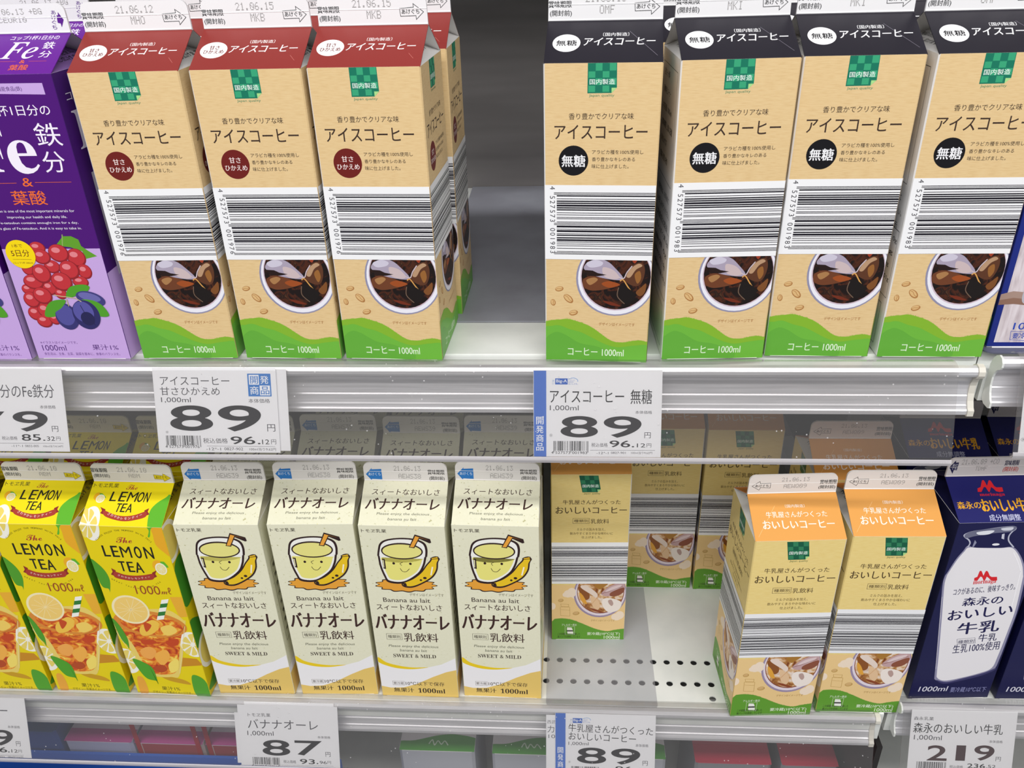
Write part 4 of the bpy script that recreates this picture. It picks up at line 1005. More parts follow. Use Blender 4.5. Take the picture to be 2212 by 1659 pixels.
ART['tag_sweet'] = [
 ('T','アイスコーヒー',5.19,55.39,48.97,55.13,'4A4850',2,0,0,0),
 ('T','甘さひかえめ',4.53,47.88,41.61,47.61,'4A4850',2,0,0,0),
 ('T','1,000ml',4.73,26.45,36.04,40.12,'4A4850',2,0,0,0),
 ('T','本体価格',68.21,83.67,36.28,39.37,'4A4850',2,0,0,0),
 ('P',[(68.5,41.01),(85.15,41.01),(85.15,57.32),(68.5,57.32)],'2E7AC8',2),
 ('P',[(69.53,49.46),(76.65,49.46),(76.65,56.45),(69.53,56.45)],'F2F4FA',3),
 ('T','開',70.48,75.97,50.14,55.5,'2E7AC8',4,0.3,0,0),
 ('T','発',77.61,83.47,50.15,55.7,'F2F4FA',3,0.3,0,0),
 ('T','商',69.98,75.96,42.44,48.22,'F2F4FA',3,0.3,0,0),
 ('P',[(76.92,41.79),(84.24,41.79),(84.24,48.81),(76.92,48.81)],'F2F4FA',3),
 ('T','品',77.68,83.65,42.47,48.05,'2E7AC8',4,0.3,0,0),
 ('T','8',9.97,41.34,15.72,34.33,'1C1A20',2,0.6,0,0),
 ('T','9',45.42,76.56,15.45,34.48,'1C1A20',2,0.6,0,0),
 ('T','円',80.48,86.31,15.59,20.87,'4A4850',2,0,0,0),
 ('T','⑧',6.13,8.1,13.84,15.62,'4A4850',2,0,0,0),
 ('B','4527573001976',5.93,31.39,3.82,12.24,0,'15121C',2),
 ('T','4 527573 001976',4.89,30.09,3.02,5.0,'1C1A20',4,0,0,0),
 ('T','税込価格',33.1,51.06,6.66,10.51,'4A4850',2,0,0,0),
 ('T','96',53.24,71.13,6.11,11.83,'1C1A20',2,0.4,0,0),
 ('T','.',72.92,74.88,6.2,7.18,'1C1A20',2,0.4,0,0),
 ('T','12',76.13,81.29,6.23,9.68,'1C1A20',2,0,0,0),
 ('T','円',82.75,86.35,6.27,9.72,'4A4850',2,0,0,0),
 ('L',[(35.55,4.64),(85.46,4.51)],0.2,'4A4850',2,0,0),
 ('T','-12*-1',34.89,45.71,1.5,3.58,'4A4850',2,0,0,0),
 ('T','0827-902',48.17,61.9,1.61,3.69,'4A4850',2,0,0,0),
 ('T','100ml当り9.62円',66.49,85.83,1.48,3.65,'4A4850',2,0,0,0),
]
ART['tag_purple'] = [
 ('T','1杯1日分のFe鉄分',17.23,81.12,39.65,49.65,'4A4850',2,0,0,0),
 ('T','本体価格',69.29,80.99,31.78,34.34,'4A4850',2,0,0,0),
 ('T','7',18.31,42.3,15.16,29.6,'1C1A20',2,0.6,0,0),
 ('T','9',47.93,74.08,14.84,29.94,'1C1A20',2,0.6,0,0),
 ('T','円',76.45,81.17,14.76,19.04,'4A4850',2,0,0,0),
 ('T','税込価格',37.98,49.63,8.44,11.25,'4A4850',2,0,0,0),
 ('T','85',52.92,67.36,7.95,12.85,'1C1A20',2,0.4,0,0),
 ('T','.',68.84,70.65,8.01,8.82,'1C1A20',2,0.4,0,0),
 ('T','32',71.8,77.84,8.05,11.25,'1C1A20',2,0,0,0),
 ('T','円',78.84,82.06,8.29,11.08,'4A4850',2,0,0,0),
 ('L',[(29.88,5.93),(83.97,6.11)],0.2,'4A4850',2,0,0),
 ('T','-11*-1',44.35,52.97,3.25,4.86,'4A4850',2,0,0,0),
 ('T','0832-005',54.78,65.1,3.23,4.84,'4A4850',2,0,0,0),
 ('T','100ml当り8.54円',68.31,83.24,3.15,4.75,'4A4850',2,0,0,0),
 ('B','4902720123457',11.96,34.35,5.08,13.12,0,'15121C',2),
]
ART['tag_banana'] = [
 ('T','トモヱ乳業',9.32,30.45,49.76,53.35,'4A4850',2,0,0,0),
 ('T','バナナオーレ',8.66,73.85,37.8,47.33,'4A4850',2,0,0,0),
 ('T','1,000ml',7.79,32.25,30.17,35.35,'4A4850',2,0,0,0),
 ('T','本体価格',72.93,84.8,29.43,32.02,'4A4850',2,0,0,0),
 ('T','8',20.9,46.7,10.84,26.74,'1C1A20',2,0.6,0,0),
 ('T','7',51.22,76.77,11.84,26.91,'1C1A20',2,0.6,0,0),
 ('T','円',79.54,84.07,11.13,15.95,'4A4850',2,0,0,0),
 ('B','4902054103514',10.93,36.26,0.29,8.83,0,'15121C',2),
 ('T','4 902054 103514',9.41,35.38,-1.06,0.92,'4A4850',4,0,0,0),
 ('T','税込価格',39.85,51.63,3.4,6.68,'4A4850',2,0,0,0),
 ('T','93',55.23,69.25,3.17,8.15,'1C1A20',2,0.4,0,0),
 ('T','.',70.7,72.38,3.49,4.54,'1C1A20',2,0.4,0,0),
 ('T','96',73.62,80.2,3.67,6.68,'1C1A20',2,0,0,0),
 ('T','円',80.92,84.14,3.86,6.86,'4A4850',2,0,0,0),
 ('L',[(37.84,1.3),(86.34,1.77)],0.2,'4A4850',2,0,0),
]
ART['tag_milkcoffee'] = [
 ('P',[(0,-1),(9.2,-1),(9.2,62),(0,62)],'3E6FCB',1),
 ('T','開',2.22,7.16,21.93,27.86,'F2F4FA',2,0.3,0,0),
 ('T','発',2.23,7.18,14.9,20.86,'F2F4FA',2,0.3,0,0),
 ('T','商',2.24,7.2,7.85,13.83,'F2F4FA',2,0.3,0,0),
 ('T','品',2.25,7.22,0.78,6.77,'F2F4FA',2,0.3,0,0),
 ('P',[(15.56,52.09),(24.02,52.09),(24.02,56.81),(15.56,56.81)],'2E62C0',2),
 ('T','Big-A',16.27,23.57,52.88,56.03,'F4F6FA',3,0.4,0,0),
 ('T','良',13.51,14.84,54.16,56.05,'7AA0D8',2,0,0,0),
 ('T','い',13.52,14.85,51.93,53.82,'7AA0D8',2,0,0,0),
 ('T','くらしに',24.63,28.9,55.25,56.43,'3E6FCB',2,0,0,0),
 ('T','日本の',24.64,28.47,53.77,54.85,'3E6FCB',2,0,0,0),
 ('T','おいしさを。',24.65,31.15,52.34,53.52,'3E6FCB',2,0,0,0),
 ('L',[(24.45,56.36),(28.0,57.45),(30.85,56.35),(31.22,54.89)],0.5,'9AB8E6',2,0,1),
 ('T','牛乳屋さんがつくった',11.76,86.58,42.66,50.53,'1C1A20',2,0,0,-1.5),
 ('T','おいしいコーヒー',12.06,71.72,34.82,42.13,'1C1A20',2,0,0,-1.5),
 ('T','1,000ml',11.9,29.8,29.88,33.55,'4A4850',2,0,0,0),
 ('T','本体価格',71.42,82.77,30.2,33.16,'4A4850',2,0,0,0),
 ('T','8',19.58,45.56,12.3,28.26,'1C1A20',2,0.6,0,0),
 ('T','9',49.95,75.8,12.32,28.25,'1C1A20',2,0.6,0,0),
 ('T','円',77.98,82.51,11.91,16.59,'4A4850',2,0,0,0),
 ('B','4527573002003',14.43,39.19,1.54,9.39,0,'15121C',2),
 ('T','⑧',11.88,13.77,12.63,14.64,'4A4850',2,0,0,0),
 ('T','96',53.97,68.72,5.25,10.56,'1C1A20',2,0.4,0,0),
]
ART['tag_whole'] = [
 ('T','森永乳業',9.7,26.29,51.42,54.81,'4A4850',2,0,0,0),
 ('T','森永のおいしい牛乳',9.92,84.63,39.43,49.13,'1C1A20',2,0.1,0,0),
 ('T','1,000ml',11.02,34.45,32.17,37.42,'4A4850',2,0,0,0),
 ('T','本体価格',74.32,85.49,31.54,34.22,'4A4850',2,0,0,0),
 ('T','2',23.27,40.18,13.15,27.9,'3A1A20',2,0.6,0,0),
 ('T','1',47.48,55.53,13.81,28.53,'3A1A20',2,0.6,0,0),
 ('T','9',62.7,79.59,14.47,29.16,'3A1A20',2,0.6,0,0),
 ('T','円',81.2,85.47,14.37,18.54,'4A4850',2,0,0,0),
 ('B','4902720000013',15.14,40.0,2.09,11.99,0,'15121C',2),
 ('T','税込価格',43.23,54.54,6.53,9.25,'4A4850',2,0,0,0),
 ('T','236',58.01,73.04,7.1,11.42,'1C1A20',2,0.4,0,0),
 ('T','.52',73.85,81.88,7.52,10.6,'1C1A20',2,0,0,0),
]
ART['tag_lemon'] = [
 ('T','レモンティー',-132.05,-71.76,43.13,52.61,'4A4850',2,0,0,0),
 ('T','本体価格',-73.51,-61.64,30.47,33.25,'4A4850',2,0,0,0),
 ('T','8',-106.94,-92.46,11.65,27.94,'1C1A20',2,0.6,0,0),
 ('T','9',-89.95,-69.62,12.3,28.55,'1C1A20',2,0.6,0,0),
 ('T','円',-67.52,-63.13,12.12,17.06,'4A4850',2,0,0,0),
 ('T','9',-92.45,-85.89,4.67,10.44,'1C1A20',2,0.4,0,0),
 ('T','6',-84.63,-77.07,5.21,10.57,'1C1A20',2,0.4,0,0),
 ('T','.',-76.35,-74.84,5.26,6.33,'1C1A20',2,0.4,0,0),
 ('T','12',-72.96,-66.93,5.31,8.66,'1C1A20',2,0,0,0),
 ('T','円',-66.21,-62.82,5.35,8.43,'4A4850',2,0,0,0),
 ('L',[(-110.61,1.29),(-61.43,2.92)],0.2,'4A4850',2,0,0),
 ('T','0832-021',-94.38,-80.75,-0.49,1.39,'4A4850',2,0,0,0),
 ('T','100ml当り9.62円',-77.0,-62.28,-0.43,1.99,'4A4850',2,0,0,0),
]
# ------------------------------------------------------------------ cartons
H, RY, RZ, FT = 196.2, 34.3, 19.4, 17.4       # body height, half depth of roof, roof rise, fin height
RL = math.hypot(RY, RZ)
Z2 = -344.7
def info_art(kind):
    """small print on the plain side of the carton"""
    if kind == 'coffee':
        a = [('L', [(6, 118), (62, 118), (62, 188), (6, 188)], .35, '2A2A2C', 1, 1, 0)]
        for k, t in enumerate(['名称 コーヒー飲料', '原材料名 コーヒー', '内容量 1000ml', '賞味期限 上部に記載', '保存方法 10℃以下', '製造者']):
            a.append(('T', t, 12, 30 + (k * 7) % 25 + 3, 180 - k * 10.5, 184.5 - k * 10.5, '2A2A2C', 1, .25, 0, 0))
        for k, t in enumerate(['開封後は、お早めに', 'お召しあがりください。', '栄養成分表示', 'たんぱく質 0g', '脂質 0g', '炭水化物 1.0g', '食塩相当量 0.01g']):
            a.append(('T', t, 14, 58 + (k * 5) % 8, 106 - k * 9, 110.5 - k * 9, '2A2A2C', 1, .25, 0, 0))
        a.append(('L', [(8, 42), (66, 42), (66, 88), (8, 88)], .35, '2A2A2C', 1, 1, 0))
        a.append(('L', [(10, 6), (60, 6), (60, 36), (10, 36)], .35, '2A2A2C', 1, 1, 0))
        return a
    if kind == 'banana':
        a = [('L', [(8, 60), (62, 60), (62, 150), (8, 150)], .4, '4A3E30', 1, 1, 0)]
        for k in range(8): a.append(('T', ['種類別 乳飲料', '無脂乳固形分', '原材料名 乳製品', '内容量 1000ml', '保存方法 10℃以下', '賞味期限', '製造者', '栄養成分表示'][k], 11, 40 + (k * 7) % 18, 142 - k * 10.5, 146 - k * 10.5, '3E3228', 1, .3, 0, 0))
        a.append(('P', [(0, 0), (70, 0), (70, 40), (0, 34)], 'EFEDEF', 1)); a.append(('P', [(0, 0), (70, 0), (70, 20), (0, 27)], 'E5C46C', 2))
        return a
    return []
def band(front, art, code, digits):
    wb, wt, bb, bt, bu, bug = (ART[art] + [0.3, 0.3])[:6]
    it = [('P', [(-5, wb), (75, wb), (75, wt), (-5, wt)], 'EEEEF0', 8)]
    if digits and front:
        it.append(('B', code, bu, 75, bb, bt, 2, '17141F', 9))
        it.append(('A', digits, [(bug - 2.2, bt + 4.4), (bug - 2.2, (bt + bb) / 2), (bug - 2.2, bb)], 4.6, '33313A', 9))
    else:
        it.append(('B', code, -5, 75, bb, bt, 1, '17141F', 9))
    return it
sweet_front = ART['coffee_front'] + ART['sweet_dot']
black_front = ART['coffee_front'] + ART['black_dot']
sw_code, bl_code, mc_code = '4527573001976', '4527573001983', '4527573002003'
sw_dig, bl_dig = "4 527573 001976", "4 527573 001983"
purple_side = [('P', [(0, 0), (70, 0), (70, 68), (0, 66)], 'C3A3DD', 1), ('P', [(14, 60), (68, 60), (68, 132), (14, 132)], 'D9D4DE', 2), ('T', 'コップ1杯', 9, 50, 178, 184, 'EFE8F5', 2, .1, 0, 0), ('T', '𝐅', 10, 34, 148, 172, 'EFE8F5', 2, 0, 0, 0),
               ('T', '① 開封後は早めに', 18, 60, 44, 48, '4A1A70', 2, .1, 0, 0), ('T', '② よく振って', 18, 52, 36, 40, '4A1A70', 2, .1, 0, 0), ('T', '③ 10℃以下', 18, 48, 28, 32, '4A1A70', 2, .1, 0, 0)]
purple_side += [('E', 20, 124 - k * 11, 1.0, 1.0, 0, '2A1838', 3) for k in range(6)]
lemon_side = [('E', 4, 178, 17, 20, 0, 'F4F1E4', 1), ('E', 4, 178, 13, 16, 0, 'E9D36A', 2), ('S', [(0, 150), (14, 158), (26, 146), (28, 118), (12, 108), (0, 112)], '3E8A22', 2), ('S', [(0, 92), (16, 84), (30, 64), (34, 50), (18, 56), (0, 62)], '3E8A22', 2),
              ('E', 16, 48, 17, 20, 0, 'F4F1E4', 3), ('E', 16, 48, 13, 16, 0, 'E9D36A', 4), ('S', [(0, 8), (22, 20), (44, 12), (30, 2)], '4E9A26', 3), ('S', [(40, 120), (60, 140), (66, 110), (50, 96)], '4E9A26', 2)]
bar_side = [('P', [(21, 16), (46, 16), (46, 20), (21, 20)], 'E3C81E', 1), ('P', [(26, 21), (44, 21), (44, 25), (26, 25)], 'C4303E', 1), ('P', [(30, 26), (40, 26), (40, 29), (30, 29)], '2E55B0', 1),
            ('T', '矢印の方を完全に', 14, 56, 9, 12, '333338', 1, .2, 0, 0), ('T', '押し広げます', 20, 50, 4.5, 7.5, '333338', 1, .2, 0, 0)]
txt_side = [('T', '左右に完全に', 19, 51, 12, 16, '333338', 1, .2, 0, 0), ('T', '押し広げます', 16, 54, 6.5, 10.5, '333338', 1, .2, 0, 0), ('L', [(24, 20), (40, 26), (36, 32)], .5, '333338', 1, 0, 0)]
DESIGN = {
 'sweet': dict(base=('@kraft', '@kraft', 'ECEAE8'), front=sweet_front + band(1, 'coffee_band', sw_code, sw_dig), right=sweet_front + band(0, 'coffee_band', sw_code, ''), left=info_art('coffee'),
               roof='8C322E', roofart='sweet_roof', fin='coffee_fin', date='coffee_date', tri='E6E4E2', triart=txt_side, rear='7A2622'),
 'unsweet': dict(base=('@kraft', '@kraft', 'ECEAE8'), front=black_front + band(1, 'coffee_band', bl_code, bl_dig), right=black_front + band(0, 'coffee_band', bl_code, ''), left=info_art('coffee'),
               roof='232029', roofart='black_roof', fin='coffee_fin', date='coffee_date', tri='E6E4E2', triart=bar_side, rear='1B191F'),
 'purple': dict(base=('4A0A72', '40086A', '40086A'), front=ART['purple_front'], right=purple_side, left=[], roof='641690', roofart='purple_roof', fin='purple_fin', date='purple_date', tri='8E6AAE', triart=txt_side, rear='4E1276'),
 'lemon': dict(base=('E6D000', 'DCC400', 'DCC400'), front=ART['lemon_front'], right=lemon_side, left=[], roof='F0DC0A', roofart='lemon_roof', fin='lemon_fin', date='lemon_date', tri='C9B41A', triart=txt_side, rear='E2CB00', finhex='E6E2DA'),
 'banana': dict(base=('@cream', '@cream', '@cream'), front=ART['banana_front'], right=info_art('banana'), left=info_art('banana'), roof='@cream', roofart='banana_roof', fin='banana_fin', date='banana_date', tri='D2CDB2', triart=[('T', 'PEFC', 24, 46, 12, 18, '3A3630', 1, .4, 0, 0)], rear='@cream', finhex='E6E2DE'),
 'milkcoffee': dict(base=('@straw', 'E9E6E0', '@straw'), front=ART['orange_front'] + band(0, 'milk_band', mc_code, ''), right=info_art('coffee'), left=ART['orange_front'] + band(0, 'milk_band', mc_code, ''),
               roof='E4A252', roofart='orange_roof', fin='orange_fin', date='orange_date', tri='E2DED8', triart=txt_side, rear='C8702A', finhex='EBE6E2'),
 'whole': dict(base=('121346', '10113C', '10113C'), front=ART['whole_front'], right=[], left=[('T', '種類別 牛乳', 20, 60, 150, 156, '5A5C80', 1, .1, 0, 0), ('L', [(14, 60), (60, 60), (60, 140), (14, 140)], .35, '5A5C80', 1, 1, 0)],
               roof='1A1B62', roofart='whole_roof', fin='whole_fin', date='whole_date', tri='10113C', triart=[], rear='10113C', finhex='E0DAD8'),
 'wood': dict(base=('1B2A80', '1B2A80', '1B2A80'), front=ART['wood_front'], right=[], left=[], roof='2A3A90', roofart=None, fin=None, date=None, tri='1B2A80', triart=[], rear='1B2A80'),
}
_ME = {}
def body_mesh(k):
    if (k, 'b') in _ME: return _ME[k, 'b']
    d = DESIGN[k]; mb = MB(); c = .8 if k in ('sweet', 'unsweet', 'milkcoffee') else .3; W = 70.0
    ring = [(c, 0), (W - c, 0), (W, c), (W, W - c), (W - c, W), (c, W), (0, W - c), (0, c)]
    z0 = 0.9
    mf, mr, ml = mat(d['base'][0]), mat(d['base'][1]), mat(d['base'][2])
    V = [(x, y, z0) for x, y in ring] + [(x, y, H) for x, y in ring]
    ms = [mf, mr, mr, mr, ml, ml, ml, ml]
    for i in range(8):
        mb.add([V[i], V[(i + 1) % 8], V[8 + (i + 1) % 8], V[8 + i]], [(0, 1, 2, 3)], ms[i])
    # folded base with the board's white raw edge
    wh = mat('E6E5E2')
    rb = [(x + (.35 if x > 35 else -.35) * 0 + 0, y) for x, y in ring]
    ins = [(35 + (x - 35) * .985, 35 + (y - 35) * .985) for x, y in ring]
    mb.add([(x, y, 0) for x, y in ins] + [(x, y, z0) for x, y in ring], [(i, (i + 1) % 8, 8 + (i + 1) % 8, 8 + i) for i in range(8)] + [tuple(range(8))[::-1]], wh)
    mb.add([(4, -.25, 0), (36, -.35, 0), (46, -.1, 0), (66, -.3, 0), (66, .6, .9), (4, .6, .9), (66, .6, 0), (4, .6, 0)], [(0, 1, 2, 3, 4, 5), (0, 5, 7), (3, 6, 4)], wh)
    mb.add([(x, y, H) for x, y in ring], [tuple(range(8))], wh)
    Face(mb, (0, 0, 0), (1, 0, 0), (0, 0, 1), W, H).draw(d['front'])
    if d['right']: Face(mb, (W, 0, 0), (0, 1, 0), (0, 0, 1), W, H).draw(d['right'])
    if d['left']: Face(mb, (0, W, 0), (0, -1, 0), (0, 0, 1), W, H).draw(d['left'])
    _ME[k, 'b'] = mb.mesh('carton_body_' + k)
    return _ME[k, 'b']
def roof_mesh(k):
    if (k, 'r') in _ME: return _ME[k, 'r']
    d = DESIGN[k]; mb = MB(); W = 70.0; zr = H + RZ; t = .55
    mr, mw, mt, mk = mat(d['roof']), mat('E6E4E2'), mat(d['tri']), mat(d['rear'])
    def panel(y0, y1, m):      # sloping panel with the board's thickness
        V = [(0.2, y0, H), (W - .2, y0, H), (W - .2, y1, zr), (.2, y1, zr)]
        sg = 1 if y1 > y0 else -1
        n = Vector((0, -RZ * sg, RY)).normalized() * t
        V2 = [(v[0] - n.x, v[1] - n.y, v[2] - n.z) for v in V]
        mb.add(V + V2, [(0, 1, 2, 3)], m)
        mb.add(V + V2, [(4, 7, 6, 5)], mw)
        mb.add(V + V2, [(0, 4, 5, 1), (1, 5, 6, 2), (3, 2, 6, 7), (0, 3, 7, 4)], m)
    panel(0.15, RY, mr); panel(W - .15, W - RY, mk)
    # tucked-in side gussets
    for x, s in ((0, 1), (W, -1)):
        a, b, c = (x + s * .4, .6, H), (x + s * .4, W - .6, H), (x + s * 34, 35, zr - .9)
        mb.add([a, b, c], [(0, 1, 2) if s < 0 else (0, 2, 1)], mt)
    if d['triart']:
        Face(mb, (W - .4, 0, H), (0, 1, 0), (-34, 0, RZ), W, 38).draw(d['triart'])
        Face(mb, (.4, W, H), (0, -1, 0), (34, 0, RZ), W, 38).draw(d['triart'])
    if d['roofart']: Face(mb, (0, .15, H), (1, 0, 0), (0, RY, RZ), W, RL).draw(ART[d['roofart']])
    _ME[k, 'r'] = mb.mesh('carton_roof_' + k)
    return _ME[k, 'r']
def fin_mesh(k, date):
    if (k, date) in _ME: return _ME[k, date]
    d = DESIGN[k]; mb = MB(); W = 70.0; zb = H + RZ - .4; y0, y1 = RY - .1, RY + 1.5
    m = mat(d.get('finhex', 'E9E8EA')); r = 5.0; h = FT + .4
    out = [(0.3, 0), (W - .3, 0)] + [(W - .6 - r + r * math.cos(a), h - r + r * math.sin(a)) for a in [math.pi / 2 * i / 6 for i in range(7)]] + [(.6 + r - r * math.sin(a), h - r + r * math.cos(a)) for a in [math.pi / 2 * i / 6 for i in range(7)]]
    n = len(out)
    V = [(u, y0, zb + v) for u, v in out] + [(u, y1, zb + v) for u, v in out]
    mb.add(V, [tuple(range(n)), tuple(range(n, 2 * n))[::-1]] + [(i, n + i, n + (i + 1) % n, (i + 1) % n) for i in range(n)], m)
    for v0, v1, pr in ((0.2, 1.4, .5), (9.2, 9.9, .22)):     # pressed crease lines
        mb.add([(.5, y0, zb + v0), (W - .5, y0, zb + v0), (W - .5, y0 - pr, zb + (v0 + v1) / 2), (.5, y0 - pr, zb + (v0 + v1) / 2), (W - .5, y0, zb + v1), (.5, y0, zb + v1)], [(0, 1, 2, 3), (3, 2, 4, 5)], m)
    f = Face(mb, (0, y0, zb + .4), (1, 0, 0), (0, 0, 1), W, FT, base=.05)
    if d['fin']: f.draw([it for it in ART[d['fin']]])
    if date and d['date']:
        (a, b) = ART[d['date']]; t1, t2 = date
        g = '8A8786'
        f.draw([('D', t1, a[0], a[1], a[2], a[3], g, 2), ('D', t2, b[0], b[1], b[2], b[3], g, 2)])
    _ME[k, date] = mb.mesh('carton_fin_' + k)
    return _ME[k, date]
PARTNAME = ('body', 'gable_roof', 'top_seam')
def carton(kind, name, x, y, z, rz, label, date, group, cat='drink carton'):
    t = thing(name, label, cat, (x, y, z), rz, group)
    put('body', body_mesh(kind), t)
    put('gable_roof', roof_mesh(kind), t)
    put('top_seam', fin_mesh(kind, date), t)
    return t
gS, gU, gP, gL, gB, gM, gW = 'red-roofed iced coffee cartons', 'black-roofed unsweetened coffee cartons', 'purple fruit drink cartons', 'yellow lemon tea cartons', 'cream banana drink cartons', 'orange-roofed milk coffee cartons', 'navy whole milk cartons'
N_C, N_P, N_L, N_B, N_M, N_W = 'coffee_carton', 'juice_carton', 'lemon_tea_carton', 'banana_milk_carton', 'milk_coffee_carton', 'milk_carton'
